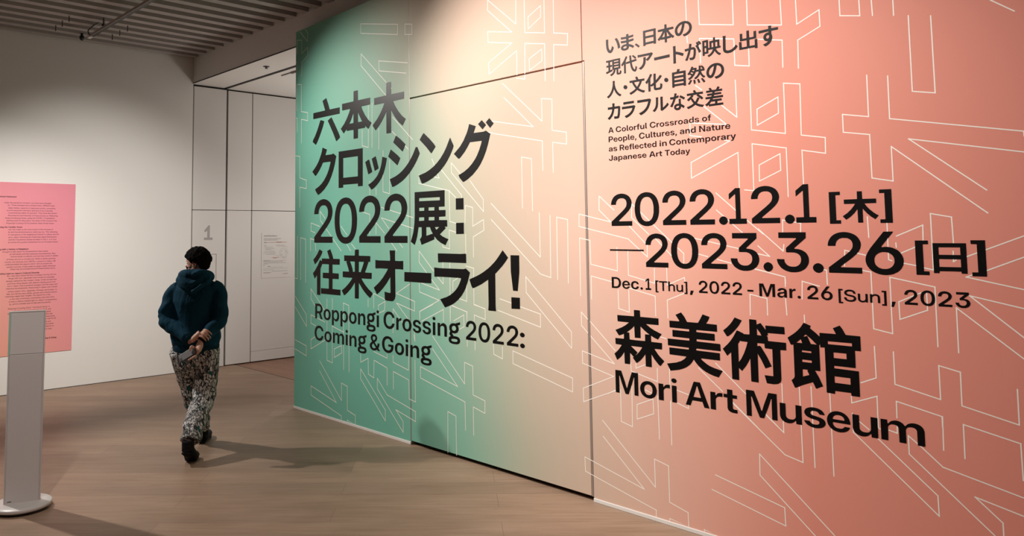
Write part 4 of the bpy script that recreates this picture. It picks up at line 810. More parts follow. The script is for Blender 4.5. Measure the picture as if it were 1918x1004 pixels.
  ('B','s',-2.5499,-2.5220,2.3536,2.3794),
  ('B','s',-2.5173,-2.4893,2.3536,2.3794),
  ('B','r',-2.4832,-2.4651,2.3542,2.3790),
  ('B','o',-2.4612,-2.4295,2.3536,2.3794),
  ('B','a',-2.4246,-2.3962,2.3538,2.3793),
  ('B','d',-2.3899,-2.3587,2.3537,2.3894),
  ('B','s',-2.3523,-2.3243,2.3536,2.3794),
  ('B','o',-2.3051,-2.2735,2.3536,2.3794),
  ('B','f',-2.2701,-2.2498,2.3541,2.3894)],
 'tag_e/People, Cultures, and Nature': [
  ('B','P',-2.9630,-2.9298,2.2950,2.3309),
  ('B','e',-2.9253,-2.8950,2.2942,2.3207),
  ('B','o',-2.8903,-2.8589,2.2942,2.3207),
  ('B','p',-2.8527,-2.8217,2.2845,2.3207),
  ('B','l',-2.8155,-2.8037,2.2949,2.3309),
  ('B','e',-2.7999,-2.7695,2.2942,2.3207),
  ('B',',',-2.7640,-2.7549,2.2872,2.2999),
  ('B','C',-2.7345,-2.6939,2.2942,2.3314),
  ('B','u',-2.6873,-2.6581,2.2943,2.3201),
  ('B','l',-2.6503,-2.6383,2.2949,2.3309),
  ('B','t',-2.6357,-2.6155,2.2949,2.3272),
  ('B','u',-2.6098,-2.5805,2.2943,2.3201),
  ('B','r',-2.5727,-2.5545,2.2949,2.3202),
  ('B','e',-2.5506,-2.5198,2.2942,2.3207),
  ('B','s',-2.5151,-2.4870,2.2942,2.3207),
  ('B',',',-2.4814,-2.4722,2.2872,2.2999),
  ('B','a',-2.4512,-2.4227,2.2944,2.3206),
  ('B','n',-2.4149,-2.3857,2.2949,2.3206),
  ('B','d',-2.3795,-2.3481,2.2943,2.3309),
  ('B','N',-2.3254,-2.2882,2.2949,2.3309),
  ('B','a',-2.2816,-2.2534,2.2944,2.3206),
  ('B','t',-2.2485,-2.2285,2.2949,2.3272),
  ('B','u',-2.2229,-2.1940,2.2943,2.3201),
  ('B','r',-2.1863,-2.1683,2.2949,2.3202),
  ('B','e',-2.1645,-2.1341,2.2942,2.3207)],
 'tag_e/as Reflected in Contemporary': [
  ('B','a',-2.9637,-2.9348,2.2346,2.2601),
  ('B','s',-2.9285,-2.9000,2.2344,2.2602),
  ('B','R',-2.8798,-2.8467,2.2349,2.2701),
  ('B','e',-2.8418,-2.8120,2.2344,2.2602),
  ('B','f',-2.8087,-2.7890,2.2349,2.2701),
  ('B','l',-2.7834,-2.7719,2.2350,2.2701),
  ('B','e',-2.7682,-2.7384,2.2344,2.2602),
  ('B','c',-2.7339,-2.7046,2.2344,2.2602),
  ('B','t',-2.7012,-2.6817,2.2350,2.2666),
  ('B','e',-2.6775,-2.6478,2.2344,2.2602),
  ('B','d',-2.6432,-2.6129,2.2345,2.2701),
  ('B','i',-2.5909,-2.5810,2.2350,2.2705),
  ('B','n',-2.5733,-2.5418,2.2350,2.2601),
  ('B','C',-2.5238,-2.4833,2.2344,2.2707),
  ('B','o',-2.4781,-2.4463,2.2344,2.2602),
  ('B','n',-2.4400,-2.4108,2.2350,2.2601),
  ('B','t',-2.4058,-2.3856,2.2350,2.2666),
  ('B','e',-2.3814,-2.3506,2.2344,2.2602),
  ('B','m',-2.3445,-2.2965,2.2350,2.2602),
  ('B','p',-2.2887,-2.2574,2.2249,2.2602),
  ('B','o',-2.2525,-2.2207,2.2344,2.2602),
  ('B','r',-2.2145,-2.1963,2.2350,2.2597),
  ('B','a',-2.1922,-2.1637,2.2346,2.2601),
  ('B','r',-2.1560,-2.1379,2.2350,2.2597),
  ('B','y',-2.1348,-2.1029,2.2249,2.2596)],
 'tag_e/Japanese Art Today': [
  ('B','J',-2.9643,-2.9353,2.1747,2.2091),
  ('B','a',-2.9288,-2.9003,2.1748,2.1994),
  ('B','p',-2.8925,-2.8611,2.1654,2.1995),
  ('B','a',-2.8561,-2.8276,2.1748,2.1994),
  ('B','n',-2.8198,-2.7906,2.1752,2.1994),
  ('B','e',-2.7844,-2.7537,2.1746,2.1995),
  ('B','s',-2.7489,-2.7209,2.1746,2.1995),
  ('B','e',-2.7162,-2.6855,2.1746,2.1995),
  ('B','A',-2.6651,-2.6225,2.1753,2.2091),
  ('B','r',-2.6171,-2.5988,2.1752,2.1990),
  ('B','t',-2.5961,-2.5757,2.1752,2.2057),
  ('B','T',-2.5566,-2.5232,2.1752,2.2091),
  ('B','o',-2.5190,-2.4894,2.1746,2.1995),
  ('B','d',-2.4850,-2.4559,2.1747,2.2091),
  ('B','a',-2.4498,-2.4233,2.1748,2.1994),
  ('B','y',-2.4184,-2.3886,2.1654,2.1989)],
}
# white outline pattern printed on the wall (s, z)
OUTLINES = [
 [(-6.735,3.784),(-6.599,3.660),(-6.594,3.745),(-6.633,3.790)],
 [(-6.793,3.565),(-6.794,3.709),(-6.708,3.695),(-6.707,3.554),(-6.593,3.600),(-6.588,3.517),(-6.701,3.463),(-6.705,3.322)],
 [(-6.810,3.485),(-6.792,3.486),(-6.790,3.350)],
 [(-6.792,2.978),(-6.795,3.250),(-6.709,3.237),(-6.707,2.960),(-6.588,2.935),(-6.587,2.854),(-6.706,2.881),(-6.704,2.640)],
 [(-6.809,2.904),(-6.786,2.901),(-6.785,2.757)],
 [(-5.683,3.647),(-5.139,3.527),(-5.142,3.438),(-5.681,3.557),(-5.683,3.647)],
 [(-5.038,3.508),(-4.943,3.487),(-4.944,3.399),(-5.039,3.418),(-5.038,3.508)],
 [(-5.223,2.976),(-5.677,3.366),(-5.677,3.255),(-5.290,2.913)],
 [(-5.029,3.081),(-5.405,3.163),(-5.410,3.253),(-5.007,3.167)],
 [(-5.213,2.726),(-4.943,2.503)],
 [(-5.221,2.604),(-5.003,2.429)],
 [(-5.566,2.889),(-5.567,2.494),(-5.660,2.516),(-5.660,2.662)],
 [(-5.510,2.888),(-5.511,2.489)],
 [(-5.411,2.649),(-5.412,2.464)],
 [(-4.041,3.483),(-4.043,3.403),(-3.796,3.186),(-4.046,3.239),(-4.042,3.157),(-3.797,3.104),(-4.040,3.000),(-4.035,2.912),(-3.752,3.039),(-3.751,2.861)],
 [(-4.041,3.483),(-3.755,3.237),(-3.751,3.415)],
 [(-3.670,3.396),(-3.669,3.157),(-3.484,3.116),(-3.484,3.352)],
 [(-3.516,3.319),(-3.636,3.263),(-3.635,3.177),(-3.518,3.237),(-3.516,3.319)],
 [(-3.399,3.332),(-3.402,3.099),(-3.280,3.070),(-3.284,2.991),(-3.404,3.018),(-3.408,2.764)],
 [(-3.754,2.837),(-3.676,2.818),(-3.671,3.077),(-3.486,3.039),(-3.486,2.776)],
 [(-3.513,3.007),(-3.631,2.958),(-3.630,2.874),(-3.513,2.923),(-3.513,3.007)],
 [(-3.898,2.820),(-3.521,2.495),(-3.523,2.656),(-3.429,2.639),(-3.432,2.422),(-3.308,2.396),(-3.308,2.315),(-3.429,2.339),(-3.429,2.131)],
 [(-3.886,2.714),(-3.604,2.466),(-4.034,2.557)],
 [(-4.050,2.473),(-3.967,2.451),(-3.523,2.357),(-3.523,2.151)],
 [(-3.719,1.894),(-3.720,2.260),(-3.626,2.240),(-3.624,1.872)],
 [(-6.813,2.519),(-6.731,2.506),(-6.729,2.289),(-6.607,2.259),(-6.607,2.175),(-6.728,2.195),(-6.726,1.993)],
 [(-5.350,2.446),(-5.354,2.086),(-5.259,2.064),(-5.258,2.355)],
 [(-5.547,2.188),(-5.547,2.059)],
 [(-5.453,2.121),(-5.453,2.059)],
 [(-4.700,2.324),(-4.612,2.161),(-4.701,2.180)],
 [(-4.861,2.209),(-4.865,2.132),(-4.525,2.061),(-4.494,2.054),(-4.417,1.995)],
 [(-4.595,2.235),(-4.355,2.016),(-4.351,1.992)],
 [(-4.256,2.120),(-4.114,1.971),(-4.113,1.880),(-4.465,2.195),(-4.467,2.274),(-4.346,2.166)],
 [(-5.378,1.950),(-4.945,1.852)],
 [(-5.271,1.763),(-5.378,1.859),(-4.946,1.763)],
 [(-5.676,1.923),(-5.548,1.892),(-5.548,1.718)],
 [(-5.456,1.718),(-5.456,1.820),(-5.334,1.725)],
 [(-5.235,1.641),(-5.161,1.574)],
 [(-5.125,1.637),(-5.083,1.604)],
 [(-6.265,1.871),(-6.351,1.941),(-6.350,1.855),(-5.994,1.565)],
 [(-6.358,1.795),(-6.513,1.832),(-6.518,1.754),(-6.445,1.736)],
 [(-6.001,1.795),(-5.900,1.712)],
 [(-5.907,1.630),(-5.843,1.566)],
 [(-5.829,1.630),(-5.745,1.567)],
 [(-6.524,1.559),(-6.525,1.680),(-6.444,1.662),(-6.428,1.560)],
 [(-4.494,2.049),(-4.489,1.812),(-4.420,1.797)],
 [(-4.317,1.798),(-4.312,1.932),(-4.230,1.914),(-4.230,1.772),(-4.114,1.820),(-4.111,1.740),(-4.227,1.691),(-4.226,1.539)],
 [(-4.578,1.628),(-4.575,1.612),(-4.495,1.597),(-4.498,1.744),(-4.421,1.727)],
 [(-4.312,1.711),(-4.310,1.563)],
 [(-4.032,1.938),(-3.560,1.549),(-3.563,1.856)],
 [(-3.466,1.836),(-3.469,1.411),(-3.561,1.432),(-4.034,1.819)],
 [(-3.409,1.400),(-3.407,1.823),(-3.313,1.805),(-3.317,1.381)],
 [(-2.968,1.784),(-3.215,1.839),(-3.217,1.757),(-2.835,1.675),(-2.699,1.565),(-2.698,1.663)],
 [(-2.963,1.784),(-3.052,1.861),(-3.049,1.952),(-2.935,1.857)],
 [(-2.823,1.754),(-2.696,1.634)],
 [(-2.685,1.703),(-2.806,1.807),(-2.801,1.892),(-2.527,1.654)],
 [(-2.643,1.681),(-2.533,1.576)],
 [(-2.487,1.620),(-2.451,1.589),(-2.453,1.533)],
 [(-3.216,1.302),(-3.215,1.681),(-3.130,1.665),(-3.127,1.510),(-2.921,1.473),(-2.920,1.620)],
 [(-3.128,1.286),(-3.126,1.434),(-2.969,1.404)],
 [(-2.839,1.600),(-2.839,1.449),(-2.654,1.407),(-2.652,1.497)],
 [(-2.568,1.501),(-2.567,1.400),(-2.451,1.449),(-2.449,1.423)],
 [(-2.456,1.357),(-2.570,1.311),(-2.569,1.205)],
 [(-2.920,1.353),(-2.918,1.238),(-2.840,1.221),(-2.840,1.357)],
 [(-2.840,1.370),(-2.652,1.330),(-2.652,1.211)],
 [(-2.626,1.090),(-2.585,1.082)],
 [(-3.698,1.409),(-3.696,1.297),(-3.300,0.952),(-3.299,1.059),(-3.698,1.409)],
 [(-3.956,1.240),(-3.843,1.216)],
 [(-3.753,1.195),(-3.569,1.157),(-3.569,1.067),(-3.975,1.155)],
 [(-4.028,0.906),(-4.025,0.834),(-3.938,0.810),(-3.936,0.896)],
 [(-3.833,0.878),(-3.298,0.757),(-3.300,0.667),(-3.835,0.789),(-3.833,0.878)],
 [(-3.163,1.153),(-3.214,1.195),(-3.214,1.109),(-3.165,1.065)],
 [(-3.143,1.140),(-2.952,0.972)],
 [(-3.142,1.046),(-2.961,0.890),(-3.212,0.944),(-3.212,0.865),(-2.969,0.811),(-3.211,0.704),(-3.211,0.618)],
 [(-3.208,0.619),(-2.949,0.728)],
 [(-2.801,0.911),(-2.802,0.883),(-2.739,0.910)],
 [(-2.839,0.910),(-2.837,0.861),(-2.653,0.821),(-2.652,0.900)],
 [(-2.569,0.915),(-2.569,0.801)],
 [(-2.525,0.790),(-2.450,0.775)],
 [(-2.527,0.717),(-2.452,0.696),(-2.452,0.716)],
 [(-2.566,0.722),(-2.569,0.570)],
 [(-2.654,0.737),(-2.651,0.555)],
 [(-2.920,0.736),(-2.920,0.542),(-2.839,0.524),(-2.835,0.769)],
 [(-2.687,0.714),(-2.801,0.664),(-2.803,0.576),(-2.685,0.627),(-2.687,0.714)],
 [(-2.741,0.761),(-2.689,0.745)],
 [(-3.012,0.700),(-2.960,0.727)],
 [(-2.653,0.702),(-2.651,0.485)],
 [(-2.569,0.715),(-2.569,0.467)],
 [(-3.063,0.524),(-2.688,0.197),(-2.689,0.361),(-2.595,0.341),(-2.594,0.133),(-2.475,0.104),(-2.474,0.024)],
 [(-3.061,0.425),(-2.766,0.167),(-3.210,0.267),(-3.208,0.177),(-2.686,0.064),(-2.688,0.027)],
 [(-2.597,0.024),(-2.596,0.040),(-2.482,0.023)],
 [(-2.375,0.024),(-2.376,0.037),(-2.317,0.024)],
 [(-2.379,0.936),(-2.236,0.824)],
 [(-2.183,0.778),(-2.042,0.663)],
 [(-2.273,0.976),(-2.096,0.827)],
 [(-1.992,0.739),(-1.927,0.684)],
 [(-2.185,0.774),(-1.897,0.547),(-1.805,0.527)],
 [(-1.990,0.734),(-1.898,0.660)],
 [(-1.899,0.912),(-1.899,0.660)],
 [(-1.808,0.906),(-1.805,0.527)],
 [(-1.748,0.919),(-1.745,0.515)],
 [(-1.656,0.898),(-1.654,0.493)],
 [(-1.759,0.174),(-2.037,0.412),(-2.035,0.523),(-1.662,0.200)],
 [(-2.297,0.356),(-1.910,0.274),(-1.908,0.182),(-2.320,0.271)],
 [(-2.304,3.074),(-2.302,2.927),(-2.094,2.881),(-2.094,3.024)],
 [(-2.011,3.005),(-2.012,2.863),(-1.822,2.823),(-1.824,2.960)],
 [(-1.742,2.941),(-1.741,2.810),(-1.624,2.862),(-1.623,2.774),(-1.739,2.724),(-1.742,2.574)],
 [(-2.302,2.699),(-2.304,2.844),(-2.094,2.800),(-2.094,2.649),(-2.010,2.631),(-2.010,2.729)],
 [(-1.953,2.771),(-1.924,2.764)],
 [(-1.875,2.752),(-1.822,2.740),(-1.824,2.593)],
 [(-1.523,2.890),(-1.523,2.808),(-1.429,2.787),(-1.430,2.868)],
 [(-2.386,3.093),(-2.385,2.967)],
 [(-2.385,2.874),(-2.382,2.834)],
 [(-2.094,2.564),(-2.093,2.354),(-2.180,2.432)],
 [(-2.290,2.440),(-2.160,2.324)],
 [(-2.160,2.321),(-2.383,2.355),(-2.385,2.280),(-2.314,2.265)],
 [(-2.170,2.232),(-2.141,2.225),(-2.384,2.121),(-2.385,2.029),(-2.094,2.156),(-2.093,1.959)],
 [(-2.063,1.945),(-2.011,1.938),(-2.011,2.197),(-1.824,2.157),(-1.824,1.898)],
 [(-2.010,2.544),(-2.011,2.274),(-1.825,2.235),(-1.824,2.506),(-1.738,2.489),(-1.742,2.218),(-1.622,2.193),(-1.624,2.112),(-1.742,2.138),(-1.741,1.885)],
 [(-1.857,2.436),(-1.975,2.385),(-1.977,2.296),(-1.858,2.348),(-1.857,2.436)],
 [(-1.859,2.129),(-1.975,2.077),(-1.977,1.989),(-1.858,2.040),(-1.859,2.129)],
 [(-2.339,2.571),(-2.301,2.539)],
 [(-1.373,2.854),(-1.371,2.776)],
 [(-1.277,2.832),(-1.277,2.756)],
 [(-1.214,2.740),(-1.214,2.374),(-1.120,2.353),(-1.121,2.719)],
 [(-0.885,2.739),(-0.801,2.670)],
 [(-1.411,2.483),(-1.412,2.276),(-1.533,2.302),(-1.533,2.211),(-1.411,2.187),(-1.410,1.972),(-1.317,1.952),(-1.317,2.119),(-0.943,1.789)],
 [(-1.317,2.464),(-1.318,2.255),(-0.795,2.139),(-0.794,2.118)],
 [(-0.799,2.049),(-1.241,2.149),(-0.942,1.891)],
 [(-1.353,1.835),(-1.354,1.575),(-1.341,1.570)],
 [(-1.440,1.783),(-1.438,1.682)],
 [(-1.315,1.688),(-1.201,1.739),(-1.203,1.668)],
 [(-1.319,1.655),(-1.318,1.635)],
 [(-1.301,1.606),(-1.235,1.637)],
 [(-1.288,1.559),(-1.236,1.549)],
 [(-1.219,1.543),(-1.167,1.531),(-1.167,1.792),(-1.083,1.774),(-1.081,1.656)],
 [(-1.075,1.578),(-1.085,1.571),(-1.084,1.618)],
 [(-1.034,1.594),(-0.818,1.687)],
 [(-0.822,1.596),(-0.961,1.534)],
 [(-1.006,1.517),(-1.039,1.503),(-0.830,1.457)],
 [(-1.557,1.540),(-1.553,1.618),(-1.458,1.595)],
 [(-1.480,1.521),(-1.436,1.513),(-1.436,1.239),(-1.353,1.223),(-1.353,1.491),(-1.165,1.453),(-1.166,1.181)],
 [(-1.672,1.521),(-1.645,1.516),(-1.644,1.444)],
 [(-1.225,1.423),(-1.319,1.376),(-1.318,1.293),(-1.200,1.344),(-1.200,1.425)],
 [(-1.085,1.162),(-1.084,1.363),(-0.845,1.162)],
 [(-0.834,1.376),(-1.030,1.420),(-0.840,1.252)],
 [(-1.437,1.154),(-1.436,1.004),(-1.505,0.972)],
 [(-1.354,1.137),(-1.354,0.985),(-1.167,0.942),(-1.167,1.095),(-1.083,1.076),(-1.084,0.927),(-0.876,0.879),(-0.875,1.029)],
 [(-1.554,0.898),(-1.553,0.867),(-1.436,0.917),(-1.437,0.771)],
 [(-1.353,0.829),(-1.352,0.906),(-1.165,0.866),(-1.165,0.820)],
 [(-1.437,0.843),(-1.436,0.767),(-1.430,0.764)],
 [(-1.390,0.765),(-1.355,0.757),(-1.354,0.788)],
 [(-1.163,0.865),(-1.166,0.716)],
 [(-1.084,0.696),(-1.083,0.845),(-0.875,0.801),(-0.874,0.648)],
 [(-1.441,0.716),(-1.199,0.506),(-1.198,0.416),(-1.552,0.726),(-1.553,0.817)],
 [(-1.521,0.782),(-1.480,0.752)],
 [(-1.256,0.713),(-1.172,0.639),(-0.876,0.575)],
 [(-1.256,0.713),(-1.308,0.754),(-1.308,0.670),(-0.988,0.388)],
 [(-0.880,0.498),(-1.054,0.536),(-0.956,0.450),(-0.956,0.397)],
 [(-1.995,1.729),(-1.863,1.610),(-1.858,1.644)],
 [(-2.000,1.637),(-1.937,1.581),(-2.001,1.593)],
 [(-1.862,1.702),(-1.859,1.775),(-1.765,1.756),(-1.768,1.701)],
 [(-2.235,1.936),(-2.109,1.824)],
 [(-2.235,1.838),(-2.087,1.711)],
 [(-2.061,1.781),(-1.967,1.700)],
 [(-2.377,1.678),(-2.096,1.618)],
 [(-1.994,1.593),(-1.971,1.588)],
 [(-2.358,1.588),(-2.298,1.573)],
 [(-2.240,1.559),(-2.158,1.539)],
 [(-2.022,1.510),(-1.975,1.501)],
 [(-2.004,1.507),(-1.859,1.474),(-1.857,1.442)],
 [(-2.020,1.512),(-1.859,1.474),(-1.859,1.424)],
 [(-1.861,1.363),(-1.857,1.275)],
 [(-2.058,1.260),(-2.055,1.373),(-2.004,1.363)],
 [(-2.004,1.363),(-1.961,1.355),(-1.961,1.267)],
 [(-1.767,1.281),(-1.766,1.243)],
 [(-1.774,1.363),(-1.770,1.455),(-1.684,1.433)],
 [(-6.808,1.284),(-6.767,1.279),(-6.771,1.703)],
 [(-6.704,1.268),(-6.708,1.689),(-6.615,1.673),(-6.611,1.248)],
 [(-6.806,1.104),(-6.596,0.934),(-6.591,0.821),(-6.805,0.998)],
 [(-6.802,0.672),(-6.594,0.632),(-6.593,0.537),(-6.801,0.582)],
 [(-6.264,0.995),(-6.513,1.191),(-6.512,1.094),(-6.428,1.022)],
 [(-6.264,0.889),(-6.511,0.940),(-6.511,0.860),(-6.427,0.841)],
 [(-6.230,1.110),(-6.228,0.537),(-6.138,0.522),(-6.140,1.116)],
 [(-5.952,0.484),(-5.957,1.087),(-5.872,1.070),(-5.867,0.471)],
 [(-6.438,0.735),(-6.510,0.702),(-6.509,0.613),(-6.263,0.720)],
 [(-5.989,0.697),(-6.105,0.655),(-6.105,0.575),(-5.984,0.631),(-5.989,0.697)],
 [(-6.139,0.861),(-5.952,0.822)],
 [(-6.354,0.516),(-5.988,0.200),(-5.988,0.358),(-5.894,0.341),(-5.894,0.129),(-5.769,0.102),(-5.769,0.022)],
 [(-6.354,0.422),(-6.070,0.169),(-6.506,0.261),(-6.506,0.174),(-5.990,0.062),(-5.990,0.028)],
 [(-5.894,0.025),(-5.894,0.041),(-5.804,0.025)],
 [(-5.574,1.142),(-5.574,1.078)],
 [(-5.491,1.071),(-5.491,1.199),(-5.318,1.151)],
 [(-5.328,1.139),(-5.423,1.099),(-5.423,1.030),(-5.337,1.061),(-5.328,1.139)],
 [(-5.218,0.882),(-5.216,1.084),(-5.082,0.971)],
 [(-4.991,1.302),(-5.170,1.216),(-4.931,1.163),(-4.932,1.084),(-5.170,1.135),(-5.011,1.010)],
 [(-4.942,0.890),(-4.929,0.837),(-4.933,0.913)],
 [(-5.691,0.657),(-5.685,0.582),(-5.575,0.629),(-5.571,0.491),(-5.493,0.470),(-5.487,0.622),(-5.302,0.578),(-5.303,0.430)],
 [(-5.219,0.692),(-5.219,0.636),(-5.014,0.595),(-5.009,0.775)],
 [(-5.492,0.696),(-5.302,0.660),(-5.302,0.694)],
 [(-5.217,0.414),(-5.216,0.559),(-5.011,0.516),(-5.007,0.363),(-4.925,0.351),(-4.930,0.686)],
 [(-5.687,0.523),(-5.687,0.435),(-5.329,0.130),(-5.329,0.219),(-5.687,0.523)],
 [(-5.441,0.473),(-5.441,0.382),(-5.088,0.079),(-5.088,0.166),(-5.185,0.248),(-4.927,0.194),(-4.926,0.274),(-5.304,0.352),(-5.441,0.473)],
 [(-4.708,0.901),(-4.340,0.576),(-4.338,0.739),(-4.250,0.720),(-4.249,0.508),(-4.123,0.483),(-4.125,0.392),(-4.248,0.419),(-4.247,0.212)],
 [(-4.709,0.801),(-4.418,0.545),(-4.860,0.643),(-4.861,0.553),(-4.338,0.442),(-4.335,0.232)],
 [(-4.537,0.017),(-4.533,0.339),(-4.441,0.320),(-4.438,0.022)],
 [(-4.773,1.400),(-4.868,1.484),(-4.867,1.576),(-4.686,1.417)],
 [(-4.641,1.374),(-4.575,1.321),(-4.577,1.491)],
 [(-4.839,1.316),(-4.620,1.270),(-4.714,1.351)],
 [(-4.869,1.315),(-4.865,1.243),(-4.625,1.190),(-4.865,1.086),(-4.866,1.036)],
 [(-4.494,1.493),(-4.496,1.064)],
 [(-4.401,1.375),(-4.461,1.346),(-4.460,1.275)],
 [(-4.395,1.218),(-4.306,1.200),(-4.306,1.327)],
 [(-4.312,1.468),(-4.226,1.454),(-4.227,1.180),(-4.108,1.157),(-4.109,1.093)],
 [(-4.477,1.159),(-4.305,1.119),(-4.306,1.078)],
 [(-4.864,1.020),(-4.864,1.085),(-4.700,1.153)],
 [(-4.843,1.008),(-4.576,1.121),(-4.575,1.026)],
 [(-4.494,1.156),(-4.496,1.033)],
 [(-4.478,1.157),(-4.307,1.121),(-4.306,1.053)],
 [(-4.456,1.041),(-4.342,1.095),(-4.339,1.006),(-4.390,0.983)],
 [(-4.226,1.183),(-4.109,1.155),(-4.108,1.078),(-4.225,1.103),(-4.225,1.059)],
 [(-4.306,0.918),(-4.305,0.861)],
 [(-4.221,0.910),(-4.222,0.844)],
]

# ------------------------------------------------------------------ room shell
WX = 4.085          # face of the printed wall
LY = 9.55           # face of the left wall
HX = 4.19           # face of the lintel over the opening
struct('floor', box(-4.2, 4.85, -3.7, 9.75, -0.12, 0.0), M_OAK)
struct('floor_passage', box(4.86, 8.2, 6.5, 9.75, -0.12, -0.002), M_OAKRED)
struct('trim_1', box(4.85, 4.86, 6.5, 9.6, -0.1, 0.001), M_DARK)
struct('wall_left', box(-4.2, 4.195, LY, LY + 0.2, 0.0, 4.45), M_WHITE)
struct('wall_back', box(-4.2, -4.0, -3.7, LY, 0.0, 4.45), M_WHITE)
struct('wall_near', box(-4.0, 4.085, -3.7, -3.5, 0.0, 4.45), M_WHITE)

# lintel, soffit and lining of the opening behind the printed wall
struct('wall_lintel', box(HX, 4.66, -3.5, LY + 0.2, 3.70, 4.45), M_WHITE)
struct('ceiling_passage', box(4.70, 8.2, 6.5, LY + 0.25, 3.69, 3.85), M_WHITE)
struct('trim_2', box(4.66, 4.70, 6.5, LY + 0.25, 3.697, 3.85), M_DARK)
struct('trim_6', box(HX - 0.001, HX + 0.012, 6.3, LY, 3.694, 3.703), M_DARK)
struct('wall_side', box(HX, 8.2, 6.3, 6.5, -0.1, 3.70), M_WHITE)
struct('wall_end', box(8.2, 8.4, 6.3, 9.9, -0.1, 3.85), M_WHITE)

# lining of the opening and the sliding gallery doors beyond it: flush white panels with dark joints
PY = 9.6
struct('wall_passage', box(4.20, 8.2, PY + 0.03, PY + 0.2, -0.1, 3.72), M_DARK)


def flush_panel(name, x0, x1, z0, z1, parent=None):
    bm = bevelled(box(x0, x1, PY, PY + 0.03, z0, z1), 0.002, 1)
    return struct(name, bm, M_DOORWHITE, parent)


jamb = empty('trim_3', (4.45, PY, 0), kind='structure')
door2 = empty('door_2', (4.9, PY, 0), kind='structure')
door3 = empty('door_3', (5.9, PY, 0), kind='structure')


def child(o, parent):
    o.parent = parent
    o.matrix_parent_inverse = Matrix.Translation(-Vector(parent.location))
    if 'kind' in o: del o['kind']
    return o


child(flush_panel('lower_panel', 4.232, 4.688, 0.006, 2.046), jamb)
child(flush_panel('upper_panel', 4.232, 4.688, 2.054, 3.672), jamb)
child(flush_panel('lower_panel', 4.712, 5.066, 0.012, 2.048), door2)
child(flush_panel('upper_panel', 4.712, 5.066, 2.054, 3.668), door2)
child(flush_panel('lower_panel', 5.078, 7.6, 0.15, 2.048), door3)
child(flush_panel('upper_panel', 5.078, 7.6, 2.056, 3.668), door3)
child(flush_panel('kick_panel', 5.078, 7.6, 0.012, 0.147), door3)
# outline of a small inspection hatch in the jamb panel
bm = bmesh.new()
add_box(bm, 4.36, 4.568, PY - 0.0008, PY, 1.468, 1.474)
add_box(bm, 4.562, 4.568, PY - 0.0008, PY, 0.95, 1.468)
add_box(bm, 4.36, 4.366, PY - 0.0008, PY, 0.95, 1.468)
add_box(bm, 4.36, 4.568, PY - 0.0008, PY, 0.944, 0.95)
child(from_bm('hatch_joint', bm, material('hatch_joint_grey', (0.16, 0.15, 0.145), 0.7)), jamb)

# ceiling: slab with closely set ribs running along the left wall
struct('ceiling', box(-4.2, HX, -3.7, LY, 4.17, 4.45), M_CEIL)
ribs = empty('ceiling_ribs', (0, 0, 4.02), kind='structure')
rm = bpy.data.meshes.new('ceiling_rib')
bmr = bmesh.new()
prof = [(-0.052, 0.0), (0.052, 0.0), (0.052, 0.152), (-0.052, 0.152)]
ra = [bmr.verts.new((-4.0, y, z)) for y, z in prof]
rb = [bmr.verts.new((HX - 0.002, y, z)) for y, z in prof]
for i in range(4): bmr.faces.new((ra[i], ra[(i + 1) % 4], rb[(i + 1) % 4], rb[i]))
bmr.faces.new(ra[::-1])
bmr.faces.new(rb)
bmesh.ops.recalc_face_normals(bmr, faces=bmr.faces)
bmr.to_mesh(rm)
bmr.free()
rm.materials.append(M_CEIL)
for k in range(54):
    o = bpy.data.objects.new('ceiling_rib', rm)
    COL.objects.link(o)
    o.parent = ribs
    o.location = (0, 9.426 - 0.2415 * k + 0.03, 0.0)

# ------------------------------------------------------------------ the printed wall: panels, flush door, skirting
DY0, DY1, DZ = 3.153, 4.981, 2.851       # door: right edge, left edge, top


def wall_panels():
    bm = bmesh.new()
    T = 0.05
    # left panel; its top edge runs a touch out of level
    def slab(y0, y1, z0, za, zb):
        """za: top at y0 (right), zb: top at y1 (left)"""
        x0, x1 = WX, WX + T
        v = [bm.verts.new(c) for c in ((x0, y0, z0), (x0, y1, z0), (x0, y1, zb), (x0, y0, za), (x1, y0, z0), (x1, y1, z0), (x1, y1, zb), (x1, y0, za))]
        for f in ((0, 1, 2, 3), (7, 6, 5, 4), (0, 4, 5, 1), (1, 5, 6, 2), (2, 6, 7, 3), (3, 7, 4, 0)):
            bm.faces.new([v[i] for i in f])
    slab(4.991, 6.818, 0.022, 3.845, 3.798)
    slab(3.166, 4.986, DZ + 0.012, 3.88, 3.845)
    slab(-3.5, 3.144, 0.022, 3.98, 3.88)
    slab(3.144, 3.159, DZ + 0.012, 3.88, 3.88)
    return bm


wall = struct('wall_right', wall_panels(), M_MURAL)
struct('wall_backing', box(WX + 0.05, HX - 0.001, -3.5, 6.80, 0.0, 3.80), M_DARK)
door = struct('door_1', bevelled(box(WX, WX + 0.045, DY0 + 0.010, DY1, 0.032, DZ), 0.002, 1), M_MURAL)
struct('trim_4', box(WX + 0.002, WX + 0.05, DY0 - 0.004, DY0 + 0.009, 0.03, DZ + 0.004), M_EDGE)
struct('trim_5', box(WX + 0.001, WX + 0.05, DY1 + 0.001, DY1 + 0.009, 0.0, 3.84), M_EDGE)
for y0, y1 in ((4.985, 6.82), (-3.5, 3.144)):
    struct('baseboard_right', bevelled(box(WX - 0.006, WX + 0.05, y0, y1, 0.0, 0.024), 0.003, 2), M_SKIRT)
struct('baseboard_left', box(-4.0, 4.2, LY - 0.003, LY + 0.01, 0.0, 0.006), M_DARK)

WU, WV, WN = Vector((0, -1, 0)), Vector((0, 0, 1)), Vector((-1, 0, 0))


